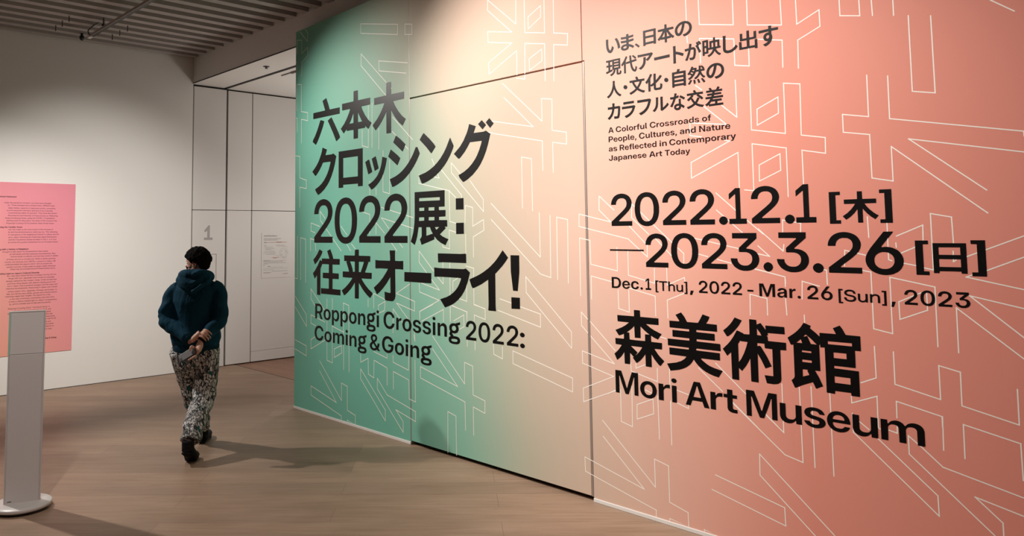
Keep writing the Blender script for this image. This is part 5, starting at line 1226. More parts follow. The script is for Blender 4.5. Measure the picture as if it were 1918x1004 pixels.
def outline_parts():
    """white outline strokes, split where the door's joints cut them"""
    on_door, on_wall = [], []
    s0, s1 = -DY1, -DY0

    def inside(p): return s0 <= p[0] <= s1 and p[1] <= DZ
    for pl in OUTLINES:
        for p, q in zip(pl, pl[1:]):
            ts = [0.0, 1.0]
            for cut, ax in ((s0, 0), (s1, 0), (DZ, 1)):
                d = q[ax] - p[ax]
                if abs(d) > 1e-9:
                    t = (cut - p[ax]) / d
                    if 0 < t < 1: ts.append(t)
            ts.sort()
            for a, b in zip(ts, ts[1:]):
                if b - a < 1e-6: continue
                A_ = (p[0] + (q[0] - p[0]) * a, p[1] + (q[1] - p[1]) * a)
                B_ = (p[0] + (q[0] - p[0]) * b, p[1] + (q[1] - p[1]) * b)
                mid = ((A_[0] + B_[0]) / 2, (A_[1] + B_[1]) / 2)
                (on_door if inside(mid) else on_wall).append((A_, B_))
    return on_door, on_wall


def outline_mesh(name, segs, parent, w=0.0052):
    bm = bmesh.new()
    h = w / 2
    for k, (a, b) in enumerate(segs):
        x = WX - 0.0003 - 0.00002 * (k % 17)
        dx, dz = b[0] - a[0], b[1] - a[1]
        L = math.hypot(dx, dz)
        if L < 1e-5: continue
        ux, uz = dx / L, dz / L
        a = (a[0] - ux * h, a[1] - uz * h)
        b = (b[0] + ux * h, b[1] + uz * h)
        c = [(a[0] - uz * h, a[1] + ux * h), (a[0] + uz * h, a[1] - ux * h), (b[0] + uz * h, b[1] - ux * h), (b[0] - uz * h, b[1] + ux * h)]
        c = [(s, max(z, 0.026)) for s, z in c]
        try: bm.faces.new([bm.verts.new((x, -s, z)) for s, z in c])
        except ValueError: pass
    for f in bm.faces:
        f.normal_update()
        if f.normal.x > 0: f.normal_flip()
    me = bpy.data.meshes.new(name)
    bm.to_mesh(me)
    bm.free()
    return link(name, me, M_LINE, parent)


sd, sw = outline_parts()
outline_mesh('outline_pattern', sd, door)
outline_mesh('outline_pattern', sw, wall)

def decode(contours):
    return [[(c[i], c[i + 1]) for i in range(0, len(c), 2)] for c in contours]


BLOCKS = {
    'title': ('exhibition_title_lettering', 'large black Japanese title lettering in four lines across the green part of the wall'),
    'title_e': ('english_title_lettering', 'black English title lettering in two lines under the big Japanese title'),
    'date': ('date_lettering', 'large black date numerals in two lines on the salmon part of the wall'),
    'date_e': ('english_date_lettering', 'single black line of English dates under the large date numerals'),
    'museum': ('museum_name_lettering', 'four very heavy black Japanese characters naming the museum at lower right'),
    'museum_e': ('english_museum_name_lettering', 'black English museum name sloping below the four heavy Japanese characters'),
    'tag': ('tagline_lettering', 'four short lines of black Japanese tagline at the top, right of the flush door'),
    'tag_e': ('english_tagline_lettering', 'four small lines of black English tagline above the large date numerals'),
}
owners = {}
for key, items in WALL_TEXT.items():
    block, line = key.split('/', 1)
    if block not in owners:
        allp = []
        for k2, it2 in WALL_TEXT.items():
            if k2.startswith(block + '/'):
                for g in it2:
                    if g[0] == 'P': allp += g[1]
                    else: allp += [(g[2], g[4]), (g[3], g[5])]
        sm = sum(p[0] for p in allp) / len(allp)
        zm = min(p[1] for p in allp)
        owners[block] = empty(BLOCKS[block][0], (WX, -sm, zm), BLOCKS[block][1], 'lettering')
    own = owners[block]
    base = Vector((WX - 0.0008, 0, 0)) - own.location
    runs, last = [], None
    hgt = max(g[5] - g[4] for g in items if g[0] != 'P')
    for g in items:
        lo = min(p[0] for p in g[1]) if g[0] == 'P' else g[2]
        hi = max(p[0] for p in g[1]) if g[0] == 'P' else g[3]
        if last is None or (lo - last > 0.22 * hgt and block.endswith('_e')) or lo - last > 0.5 * hgt: runs.append([])
        runs[-1].append(g)
        last = hi
    for run in runs:
        bm = bmesh.new()
        for g in run:
            if g[0] == 'P':
                loops = [g[1]]
            else:
                st, ch, sl, sr, zb, zt = g
                loops = [[(sl + (sr - sl) * u / 999.0, zb + (zt - zb) * v / 999.0) for u, v in l] for l in decode(GLYPHS[st][ch])]
            add_prism(bm, loops, base, WU, WV, WN, 0.0010)
        from_bm('text_line' if len(runs) == 1 else 'word', bm, M_INK, own)

# ------------------------------------------------------------------ pink text panel on the left wall
def pink_print():
    m = material('pink_panel_print', (0.74, 0.26, 0.32), 0.55, spec=0.3)
    t = NT(m)
    tc = t.n('ShaderNodeTexCoord')
    sp = t.n('ShaderNodeSeparateXYZ')
    t.l(tc.outputs['Object'], sp.inputs[0])
    # the print drifts from rose at the top right to a little orange at the lower left
    g = t.math('ADD', t.math('MULTIPLY', sp.outputs['X'], -0.5), t.math('MULTIPLY', sp.outputs['Z'], -0.35))
    f = t.n('ShaderNodeMapRange')
    f.inputs['From Min'].default_value = -0.9
    f.inputs['From Max'].default_value = 0.35
    t.l(g, f.inputs['Value'])
    r = t.ramp([(0.0, (0.72, 0.235, 0.315)), (0.55, (0.76, 0.27, 0.315)), (1.0, (0.80, 0.36, 0.28))])
    t.l(f.outputs[0], r.inputs[0])
    t.l(r.outputs[0], t.b.inputs['Base Color'])
    return m


M_PANELINK = material('dark_plum_ink', (0.10, 0.018, 0.03), 0.6)
panel = from_bm('text_panel', box(-1.35, 0.0, -0.006, 0.0, 0.0, 1.906), pink_print())
panel.location = (2.783, LY - 0.0008, 0.420)
tag(panel, 'tall pink text panel printed with dark lines on the white left wall', 'panel')


def small_text(bm, text, right, z, em, base, du=Vector((1, 0, 0)), fat=1.0):
    """set one line so that it ends at right"""
    width = sum(SMALL[c][0] if c in SMALL else 280 for c in text) * em / 1000.0
    x = right - width
    for c in text:
        if c == ' ' or c not in SMALL:
            x += 0.28 * em
            continue
        adv, s = SMALL[c]
        loops = [[(x + u * em / 1000.0, z + v * em / 1000.0) for u, v in l] for l in decode(s)]
        add_prism(bm, loops, base, du, Vector((0, 0, 1)), Vector((0, -1, 0)), 0.0)
        x += adv * em / 1000.0


PANEL_LINES = [  # (right end x, z, text, heading?)
 (2.166, 2.1574, 'Curatorial Statement', 1),
 (2.525, 2.0917, 'under the pandemic worsens, our lives have changed', 0),
 (2.564, 2.0645, 'ity. These changes have caused many, different ways', 0),
 (2.570, 2.0335, 'been hidden, aspects of Japanese society, prompting', 0),
 (2.544, 2.0062, 'us and reexamine identities dormant of our everyday', 0),
 (2.589, 1.9788, 'unconsciously taken for granted. They have also shown', 0),
 (2.598, 1.9498, 'the presence and diversity of those around us. Reflecting', 0),
 (2.568, 1.9217, 'these tumultuous times, using the COVID-19 pandemic', 0),
 (2.591, 1.8938, 'starting point for discussion, the ideas of the museum has', 0),
 (2.565, 1.8648, 'Roppongi Crossing 2022 presents these timely topics.', 0),
 (2.233, 1.8210, 'Seeing the Familiar Anew', 1),
 (2.552, 1.7946, 'mic has made us far more aware of the minutiae of', 0),
 (2.599, 1.7666, 'ily and the environments in which we live. This renewing', 0),
 (2.616, 1.7385, 'or resurgence of the heightened interest in culture and the', 0),
 (2.593, 1.7098, 'art in Japan following the Great East Japan Earthquake', 0),
 (2.591, 1.6819, 'and the Fukushima nuclear accident in 2011. It is now', 0),
 (2.606, 1.6539, 'promotes this greater awareness into our thoughts about', 0),
 (2.305, 1.5774, 'Living with a Variety of Neighbors', 1),
 (2.505, 1.5499, 'brought to light about by the pandemic have varied', 0),
 (2.585, 1.5224, 'of individuals and their personal circumstances, they', 0),
 (2.613, 1.4959, 'various social conditions, and we have come to realize', 0),
 (2.585, 1.4658, 'of those around us actually are. While a rapidly growing', 0),
 (2.588, 1.4370, 'society with diversity and LGBTQ+ concerns in many, still', 0),
 (2.553, 1.4104, 'understandable the ways in which various people live', 0),
 (2.589, 1.3825, "society's private. It also seeks to grasp subtle individual", 0),
 (2.590, 1.3568, 'those may be included beyond those kinship terms.', 0),
 (2.422, 1.3103, "Shedding Light on Japan's Cultural Diversity", 1),
 (2.599, 1.2846, 'but, may have halted the flow of people coming into the', 0),
 (2.581, 1.2567, 'things with non-Japanese roots remain an everyday', 0),
 (2.604, 1.2280, 'already realized by the modern-times. It has not become', 0),
 (2.592, 1.1999, 'and have many people with different backgrounds and', 0),
 (2.615, 1.1731, 'live in Japan. Due to political changes over the years and', 0),
 (2.614, 1.1455, 'historical developments, those living in Japan now include', 0),
 (2.611, 1.1139, 'various origins: Ainu, Japanese, Chinese, and Korean, to', 0),
 (2.611, 1.0863, 'less, but having many artists, groups and cultures around', 0),
 (2.545, 1.0595, 'meanings region than English, the search for a way', 0),
 (2.590, 1.0314, 'a new way of looking a connecting roots and more.', 0),
 (2.611, 1.0024, "It tries to shed a needed light on Japan's longstanding", 0),
 (2.553, 0.9746, 'ity, and to consider also its fate and the people.', 0),
 (2.542, 0.9255, 'Roppongi Crossing 2022: "Coming & Going" is', 0),
 (2.557, 0.8981, 'a title that carries the meaning of return, and', 0),
 (2.553, 0.8710, 'of the many who have come and who have gone', 0),
 (2.573, 0.8441, 'bringing people together from near and afar', 0),
 (2.597, 0.8168, 'to meet and to cross one another in these times', 0),
 (2.609, 0.7905, 'and to walk on, with hope that all will be well for all', 0),
 (2.556, 0.7592, 'to come. We wish to share the joy of the arts', 0),
 (2.585, 0.7335, 'with everyone who passes through these rooms', 0),
 (2.588, 0.7058, 'and to think again of what lies ahead of us', 0),
 (2.572, 0.6767, 'in the years that follow from here.', 0),
 (2.618, 0.5732, 'Roppongi Crossing 2022: Coming & Going', 1),
]
cuts = [i for i, l in enumerate(PANEL_LINES) if l[3]] + [len(PANEL_LINES)]
for i0, i1 in zip(cuts, cuts[1:]):
    bm = bmesh.new()
    for xr, z, s, hd in PANEL_LINES[i0:i1]:
        em = 0.0225 if hd else 0.0205
        small_text(bm, s, xr - 2.783, z - 0.420, em, Vector((0, -0.0066, 0)))
        if hd: small_text(bm, s, xr - 2.783 + 0.0016, z - 0.420, em, Vector((0, -0.0067, 0)))
    from_bm('text_paragraph', bm, M_PANELINK, panel)

# ------------------------------------------------------------------ paper notice on the gallery door
M_PAPER = material('notice_paper', (0.66, 0.64, 0.62), 0.6)
M_PRINT = material('grey_print', (0.30, 0.285, 0.28), 0.7)
M_RED = material('orange_print', (0.45, 0.13, 0.06), 0.7)
notice = from_bm('paper_notice', box(0, 0.450, -0.004, 0, 0, 0.62), M_PAPER)
notice.location = (5.225, PY - 0.0006, 1.125)
tag(notice, 'white paper notice with small print and a map sketch on the white gallery door', 'notice')


def dashes(bm, x0, x1, z, h, seed, fill=0.86):
    """a row of print too small to read: short strokes of uneven width"""
    r = random.Random(seed)
    x = x0
    while x < x1 - 0.002:
        w = r.uniform(0.006, 0.013)
        hh = h * r.uniform(0.7, 1.0)
        x2 = min(x + w, x1)
        bm.faces.new([bm.verts.new((a, -0.0046, b)) for a, b in ((x, z), (x2, z), (x2, z + hh), (x, z + hh))])
        x = x2 + w * (1 - fill) + r.uniform(0.001, 0.003)


N = lambda X, Y: (0.03 + (X - 130) * 0.000905, 0.62 - (Y - 120) * 0.000782)


def row(bm, X0, X1, Y, h, seed):
    a, z = N(X0, Y)
    b, _ = N(X1, Y)
    dashes(bm, a, b, z - h / 2, h, seed)


ROWS = [(135, 362, 172, .018), (133, 425, 222, .010), (133, 370, 246, .010), (135, 185, 288, .018), (133, 180, 345, .009), (345, 495, 340, .009),
                                  (150, 292, 372, .007), (150, 318, 398, .007), (170, 265, 414, .006), (148, 325, 443, .007), (128, 340, 470, .008), (172, 328, 497, .007),
                                  (368, 548, 364, .004), (330, 400, 524, .004), (128, 240, 606, .009), (132, 510, 612, .006), (132, 470, 630, .007), (132, 510, 652, .007), (132, 210, 666, .006),
                                  (130, 148, 690, .012), (205, 247, 711, .016), (240, 470, 727, .004), (132, 545, 750, .004), (132, 300, 775, .005), (132, 270, 815, .007), (280, 548, 796, .008), (132, 240, 826, .006), (462, 548, 847, .012)]
for part, numbers in (('heading', (0,)), ('text_paragraph', (1, 2, 3)), ('caption', (4,)), ('text_paragraph', (6, 7, 8, 9, 10, 11)), ('text_paragraph', (5,)), ('caption', (12,)), ('caption', (13,)),
                  ('text_paragraph', (14, 15, 16, 17)), ('caption', (18, 19)), ('caption', (20,)), ('text_paragraph', (21, 22, 23)), ('text_paragraph', (24, 25, 26)), ('caption', (27,))):
    bm = bmesh.new()
    for i in numbers:
        a, b, y, h = ROWS[i]
        row(bm, a, b, y, h, i)
    from_bm(part, bm, M_PRINT, notice)
bm = bmesh.new()
row(bm, 190, 535, 287, .008, 50)
row(bm, 350, 440, 285, .013, 51)
o = from_bm('highlighted_text', bm, M_RED, notice)
o['label'] = 'orange red highlighted line near the top'
bm = bmesh.new()
row(bm, 268, 395, 556, .008, 52)
row(bm, 300, 360, 566, .008, 53)
o = from_bm('highlighted_text', bm, M_RED, notice)
o['label'] = 'orange red caption under the map sketch'
bm = bmesh.new()
r_ = random.Random(9)


def stroke(bm, pts, w):
    for p, q in zip(pts, pts[1:]):
        d = Vector((q[0] - p[0], q[1] - p[1]))
        if d.length < 1e-6: continue
        d.normalize()
        n = Vector((-d.y, d.x)) * w / 2
        bm.faces.new([bm.verts.new((c[0], -0.0045, c[1])) for c in ((p[0] - n.x, p[1] - n.y), (p[0] + n.x, p[1] + n.y), (q[0] + n.x, q[1] + n.y), (q[0] - n.x, q[1] - n.y))])


c0 = N(475, 480)
for rr, rz, w in ((0.066, 0.075, 0.0016), (0.050, 0.055, 0.0012)):
    pts = [(c0[0] + rr * math.cos(t * 2 * math.pi / 26) * r_.uniform(0.9, 1.08), c0[1] + rz * math.sin(t * 2 * math.pi / 26) * r_.uniform(0.9, 1.08)) for t in range(26)]
    stroke(bm, pts + pts[:1], w)
for k in range(34):
    a = r_.uniform(0, 2 * math.pi)
    q = (c0[0] + 0.06 * math.cos(a) * r_.uniform(0.5, 1.05), c0[1] + 0.068 * math.sin(a) * r_.uniform(0.5, 1.1))
    stroke(bm, [q, (q[0] + r_.uniform(-.016, .016), q[1] + r_.uniform(-.016, .016)), (q[0] + r_.uniform(-.016, .016), q[1] + r_.uniform(-.016, .016))], 0.0014)
from_bm('map_sketch', bm, M_PRINT, notice)

# the gallery number on the jamb
bm = bmesh.new()
add_prism(bm, [[(0.0, 0.0), (0.118, 0.0), (0.118, 0.030), (0.078, 0.030), (0.078, 0.190), (0.062, 0.190), (0.002, 0.118), (0.018, 0.100), (0.046, 0.128), (0.046, 0.030), (0.0, 0.030)]],
          Vector((0, 0, 0)), Vector((1, 0, 0)), Vector((0, 0, 1)), Vector((0, -1, 0)), 0.002)
num = from_bm('door_numeral', bm, material('grey_vinyl', (0.33, 0.31, 0.31), 0.5))
num.location = (4.392, PY - 0.0006, 1.660)
tag(num, 'grey figure 1 on the white jamb panel above the person', 'numeral')

# ------------------------------------------------------------------ free-standing sign stand at the left
M_ACRYL = material('pale_panel_plastic', (0.66, 0.63, 0.62), 0.35)
M_STEM = material('stand_grey_white', (0.60, 0.57, 0.56), 0.45)
M_MINT = material('acrylic_edge_green', (0.36, 0.62, 0.50), 0.25)
M_BASE = material('stand_base_white', (0.60, 0.57, 0.555), 0.35)
stand = empty('sign_stand', (1.345, 5.540, 0), 'slim white sign stand on a round white base beside the pink text panel', 'sign stand', rot=(0, 0, math.atan2(-0.29093533, 0.95674272)))


def lathe(bm, prof, n=64):
    rings = [[bm.verts.new((r * math.cos(2 * math.pi * k / n), r * math.sin(2 * math.pi * k / n), z)) for k in range(n)] for r, z in prof]
    for a, b in zip(rings, rings[1:]):
        for i in range(n): bm.faces.new((a[i], a[(i + 1) % n], b[(i + 1) % n], b[i]))
    bm.faces.new(rings[0][::-1])
    bm.faces.new(rings[-1])


bm = bmesh.new()
lathe(bm, [(0.150, 0.0), (0.150, 0.018)])  # foot disc, black and raised to imitate the shade under the base
o = from_bm('base_foot_shade', bm, M_BLACK, stand)
o['label'] = 'black foot disc standing in for the shade under the base'
bm = bmesh.new()
lathe(bm, [(0.165, 0.018), (0.172, 0.021), (0.172, 0.037), (0.169, 0.041), (0.10, 0.042)])
from_bm('base', bm, M_BASE, stand, True)
W2 = 0.101
from_bm('post', bevelled(box(-W2 + 0.003, W2 - 0.003, -0.006, 0.014, 0.036, 1.236), 0.002, 1), M_STEM, stand)
from_bm('insert_sheet', bevelled(box(-W2 + 0.008, W2 - 0.006, -0.0085, -0.006, 0.970, 1.232), 0.001, 1), M_ACRYL, stand)
from_bm('clear_cover', bevelled(box(-W2 + 0.009, W2 - 0.009, -0.0085, -0.006, 0.040, 0.964), 0.001, 1), M_STEM, stand)
o = from_bm('edge_strip', bevelled(box(-W2 - 0.004, -W2 + 0.007, -0.010, 0.016, 0.965, 1.240), 0.001, 1), M_MINT, stand)
o['label'] = 'pale green acrylic edge'
from_bm('edge_strip', bevelled(box(-W2 - 0.003, -W2 + 0.003, -0.010, 0.016, 0.036, 0.965), 0.001, 1), M_STEM, stand)
from_bm('edge_strip', bevelled(box(W2 - 0.003, W2 + 0.003, -0.010, 0.016, 0.036, 1.240), 0.001, 1), M_STEM, stand)
from_bm('top_cap', bevelled(box(-W2 - 0.003, W2 + 0.003, -0.010, 0.016, 1.236, 1.244), 0.001, 1), M_ACRYL, stand)
from_bm('cable_slot', box(-0.083, -0.060, -0.0092, -0.0085, 0.052, 0.056), M_BLACK, stand)

# ------------------------------------------------------------------ under the ceiling
M_RAIL = material('rail_grey', (0.42, 0.38, 0.35), 0.45)
RX, RZ = 2.685, 3.925
rail = empty('lighting_track', (RX, 8.86, RZ), 'long pale lighting track hanging under the ribbed ceiling', 'lighting track')
from_bm('track_profile', bevelled(box(-0.017, 0.017, -9.5, -0.06, -0.016, 0.016), 0.002, 1), M_RAIL, rail)
o = from_bm('track_slot', box(-0.009, 0.019, -9.5, -0.10, -0.0175, -0.004), M_BLACK, rail)
o['label'] = 'dark slot along the track'
from_bm('end_cap', bevelled(box(-0.019, 0.019, -0.07, 0.015, -0.018, 0.018), 0.003, 2), M_WHITE, rail)
for yy in (-0.5, -2.9, -5.3, -7.7):
    bm = bmesh.new()
    tube(bm, [(0, yy, 0.016), (0, yy, 0.16)], 0.004, 8)
    from_bm('hanger', bm, M_RAIL, rail)
bm = bmesh.new()
tube(bm, spline([(-0.025, -0.08, 0.0), (-0.035, -0.07, 0.05), (-0.015, -0.17, 0.085), (0.0, -0.32, 0.10)], 8), 0.006, 8)
o = from_bm('feed_cable', bm, M_BLACK, rail)
o['label'] = 'curved black feed cable'

bm = bmesh.new()
lathe(bm, [(0.014, 0.08), (0.014, 0.055), (0.024, 0.050), (0.025, 0.020), (0.020, 0.010), (0.010, 0.0)], 24)
o = from_bm('ceiling_sensor', bm, M_BLACK)
o.location = (2.695, 9.16, 3.945)
tag(o, 'small black sensor hanging from the ribbed ceiling beyond the end of the lighting track', 'sensor')

ROD = [((2.365, 8.96), 'short dark hanger rod left of the lighting track, farthest of its row of three'),
       ((2.365, 8.72), 'short dark hanger rod left of the lighting track, middle one of its row'),
       ((2.365, 8.48), 'short dark hanger rod left of the lighting track, nearest of its row'),
       ((2.965, 8.96), 'short dark hanger rod right of the lighting track, farthest of its row of three'),
       ((2.965, 8.72), 'short dark hanger rod right of the lighting track, middle one of its row'),
       ((2.965, 8.48), 'short dark hanger rod right of the lighting track, nearest of its row')]
bm = bmesh.new()
tube(bm, [(0, 0, 0), (0, 0, 0.085)], 0.005, 8)
rod = from_bm('hanger_rod', bm, material('dark_bronze', (0.05, 0.035, 0.028), 0.5))
for i, ((x, y), lab) in enumerate(ROD):
    o = rod if i == 0 else rod.copy()
    if i: COL.objects.link(o)
    o.location = (x, y, 3.955)
    tag(o, lab, 'rod', 'hanger rods under the ceiling ribs')
bm = bmesh.new()
tube(bm, [(0, 0, 0.012), (0, 0, 0.09)], 0.007, 8)
lathe(bm, [(0.006, -0.005), (0.016, 0.0), (0.018, 0.018), (0.008, 0.024)], 16)
o = from_bm('rod_bracket', bm, material('dark_bracket', (0.05, 0.035, 0.028), 0.5))
o.location = (RX, 8.40, 3.95)
tag(o, 'dark bracket with a round end holding the lighting track up near its far end', 'bracket')

# sprinkler in the soffit of the opening, and the slim door track behind it
bm = bmesh.new()
lathe(bm, [(0.038, 0.0), (0.036, -0.006), (0.014, -0.008), (0.010, -0.022), (0.020, -0.025), (0.020, -0.028)], 24)
o = from_bm('sprinkler_head', bm, material('dull_chrome', (0.13, 0.12, 0.115), 0.4, 0.6))
o.location = (4.43, 8.06, 3.70)
tag(o, 'small dark sprinkler head in the white soffit over the opening', 'sprinkler')
bm = bmesh.new()
add_box(bm, -0.006, 0.006, -0.55, 0.30, -0.012, 0.0)
add_box(bm, -0.012, 0.012, -0.06, 0.06, -0.022, 0.0)
o = from_bm('door_track', bm, material('grey_track', (0.20, 0.18, 0.17), 0.5))
o.location = (4.80, 8.05, 3.69)
tag(o, 'thin grey door track fixed to the white soffit inside the opening', 'track')

# ------------------------------------------------------------------ the person, walking away towards the opening
# local axes: x to the person's right, y the way they walk, z up
HEAD = math.atan2(-0.66560034, 0.74630837)
person = empty('person', (2.666, 5.967, 0.0), 'person in dark teal hooded sweatshirt and grey patterned trousers walking away, hands behind back', 'person', rot=(0, 0, HEAD))

M_SKIN = material('skin', (0.50, 0.27, 0.19), 0.5)
M_HAIR = material('dark_brown_hair', (0.005, 0.0038, 0.0033), 0.9, spec=0.06)


def cloth(name, col, rough=0.85, scale=9.0, strength=0.35, dist=0.02):
    m = material(name, col, rough, spec=0.15)
    t = NT(m)
    tc = t.n('ShaderNodeTexCoord')
    mp = t.n('ShaderNodeMapping')
    mp.inputs['Scale'].default_value = (1.0, 1.0, 0.55)
    t.l(tc.outputs['Object'], mp.inputs['Vector'])
    n = t.n('ShaderNodeTexNoise', Scale=scale, Detail=3.0, Distortion=1.2)
    t.l(mp.outputs[0], n.inputs['Vector'])
    f = t.n('ShaderNodeTexNoise', Scale=260.0, Detail=1.0)
    t.l(tc.outputs['Object'], f.inputs['Vector'])
    t.bump(t.math('ADD', n.outputs['Fac'], t.math('MULTIPLY', f.outputs['Fac'], 0.04)), strength, dist)
    return m


M_HOODIE = cloth('teal_sweatshirt', (0.002, 0.036, 0.066), scale=8.0, strength=0.7, dist=0.03)
M_RIB = cloth('teal_ribbing', (0.002, 0.024, 0.042), scale=30.0, strength=0.3, dist=0.01)
M_CUFF = cloth('black_cuff', (0.004, 0.006, 0.010), scale=30.0, strength=0.3, dist=0.01)


def crackle():
    m = material('crackle_trousers', rough=0.85, spec=0.15)
    t = NT(m)
    tc = t.n('ShaderNodeTexCoord')
    mp = t.n('ShaderNodeMapping')
    mp.inputs['Scale'].default_value = (1.0, 1.0, 0.50)
    t.l(tc.outputs['Object'], mp.inputs['Vector'])
    wn = t.n('ShaderNodeTexNoise', Scale=16.0, Detail=2.0)
    t.l(mp.outputs[0], wn.inputs['Vector'])
    ad = t.n('ShaderNodeMixRGB', blend_type='ADD')
    ad.inputs[0].default_value = 0.05
    t.l(mp.outputs[0], ad.inputs[1])
    t.l(wn.outputs['Color'], ad.inputs[2])
    v = t.n('ShaderNodeTexVoronoi', feature='DISTANCE_TO_EDGE', Scale=56.0)
    t.l(ad.outputs[0], v.inputs['Vector'])
    v2 = t.n('ShaderNodeTexVoronoi', feature='F1', Scale=56.0)
    t.l(ad.outputs[0], v2.inputs['Vector'])
    sp = t.n('ShaderNodeSeparateColor')
    t.l(v2.outputs['Color'], sp.inputs[0])
    cells = t.ramp([(0.0, (0.03, 0.03, 0.032)), (0.18, (0.17, 0.17, 0.17)), (0.5, (0.42, 0.415, 0.405)), (1.0, (0.62, 0.61, 0.60))])
    t.l(sp.outputs[0], cells.inputs[0])
    teal = t.math('GREATER_THAN', sp.outputs[1], 0.97)
    mt = t.n('ShaderNodeMixRGB')
    t.l(teal, mt.inputs[0])
    t.l(cells.outputs[0], mt.inputs[1])
    mt.inputs[2].default_value = (0.01, 0.10, 0.10, 1)
    ed = t.ramp([(0.045, (0.012, 0.012, 0.014)), (0.10, (1, 1, 1))])
    t.l(v.outputs['Distance'], ed.inputs[0])
    mx = t.n('ShaderNodeMixRGB', blend_type='MULTIPLY')
    mx.inputs[0].default_value = 1.0
    t.l(mt.outputs[0], mx.inputs[1])
    t.l(ed.outputs[0], mx.inputs[2])
    t.l(mx.outputs[0], t.b.inputs['Base Color'])
    fo = t.n('ShaderNodeTexNoise', Scale=9.0, Detail=2.0, Distortion=1.0)
    t.l(mp.outputs[0], fo.inputs['Vector'])
    t.bump(fo.outputs['Fac'], 0.5, 0.025)
    return m


M_TROUSER = crackle()

# joints
HIP_R, KNE_R, ANK_R = Vector((0.085, 0.0, 0.85)), Vector((0.075, 0.015, 0.46)), Vector((0.058, -0.275, 0.150))
BAL_R = Vector((0.050, -0.185, 0.030))
HIP_L, KNE_L, ANK_L = Vector((-0.085, 0.0, 0.85)), Vector((-0.062, 0.185, 0.475)), Vector((-0.022, 0.320, 0.085))
BAL_L = Vector((-0.040, 0.465, 0.030))
SH_L, EL_L, WR_L = Vector((-0.158, 0.0, 1.292)), Vector((-0.212, -0.070, 1.055)), Vector((0.035, -0.205, 0.905))
SH_R, EL_R, WR_R = Vector((0.166, 0.0, 1.302)), Vector((0.218, -0.070, 1.060)), Vector((0.108, -0.205, 0.900))
HC = Vector((0.010, 0.020, 1.512))          # centre of the head
FYAW = math.radians(80)                     # the face is turned this far to the left
FD = Vector((-math.sin(FYAW), math.cos(FYAW), -0.10)).normalized()
FS = FD.cross(Vector((0, 0, 1))).normalized()     # the face's own right
FU = FS.cross(FD).normalized()
FR = Matrix((FS, FD, FU)).transposed()            # face axes -> local


def fp(x, y, z): return HC + FS * x + FD * y + FU * z


# ---- body: one continuous skin under the clothes
bm = bmesh.new()
EL = lambda z, rx, ry, cx=0.0, cy=0.0, n=24: [Vector((cx + rx * math.cos(2 * math.pi * k / n), cy + ry * math.sin(2 * math.pi * k / n), z)) for k in range(n)]
ring_loft(bm, [EL(0.78, 0.12, 0.085), EL(0.86, 0.145, 0.10), EL(1.0, 0.13, 0.09), EL(1.15, 0.145, 0.095), EL(1.27, 0.150, 0.085), EL(1.34, 0.11, 0.07), EL(1.38, 0.06, 0.055)])
tube(bm, [(0.0, -0.005, 1.33), (0.004, 0.005, 1.40), tuple(HC + Vector((0, -0.005, -0.03)))], [0.062, 0.055, 0.056], 20)
ball(bm, HC + FU * 0.012 + FD * -0.004, 0.075, 0.094, 0.098, FR, 28, 20)                      # skull
ball(bm, fp(0, 0.030, -0.045), 0.056, 0.060, 0.070, FR, 24, 16)                              # face and jaw
ball(bm, fp(0, 0.058, -0.098), 0.024, 0.024, 0.020, FR)                                      # chin
tube(bm, [fp(0, 0.085, 0.005), fp(0, 0.103, -0.030), fp(0, 0.086, -0.040)], [0.009, 0.014, 0.010], 12)   # nose
tube(bm, [fp(-0.03, 0.082, 0.012), fp(0, 0.088, 0.014), fp(0.03, 0.082, 0.012)], [0.008, 0.010, 0.008], 10)  # brow
ball(bm, fp(0, 0.085, -0.066), 0.022, 0.009, 0.009, FR)                                       # mouth
for sx in (-1, 1):
    rot = FR @ Matrix.Rotation(math.radians(18 * sx), 3, 'Z')
    ball(bm, fp(0.076 * sx, -0.004, -0.018), 0.011, 0.021, 0.033, rot)                        # ears
for a, b, c in ((SH_L, EL_L, WR_L), (SH_R, EL_R, WR_R)):
    tube(bm, [a, a.lerp(b, 0.5), b, b.lerp(c, 0.4), c], [0.055, 0.047, 0.040, 0.038, 0.027], 16)
for h, k, a in ((HIP_R, KNE_R, ANK_R), (HIP_L, KNE_L, ANK_L)):
    tube(bm, [h, h.lerp(k, 0.5), k, k.lerp(a, 0.35), a], [0.088, 0.074, 0.056, 0.054, 0.036], 18)
for a, b in ((ANK_R, BAL_R), (ANK_L, BAL_L)):
    tube(bm, [a, a.lerp(b, 0.5) - Vector((0, 0, 0.01)), b, b + Vector((0, 0.05, -0.004))], [0.034, 0.034, 0.026, 0.020], 14)
# left hand clasps the right wrist from behind
DR = (WR_R - EL_R).normalized()
U1 = (Vector((0, -1, 0)) - DR * Vector((0, -1, 0)).dot(DR)).normalized()
U2 = DR.cross(U1).normalized()
if U2.x < 0: U2 = -U2


def around(c, ang, r): return c + (U1 * math.cos(ang) + U2 * math.sin(ang)) * r


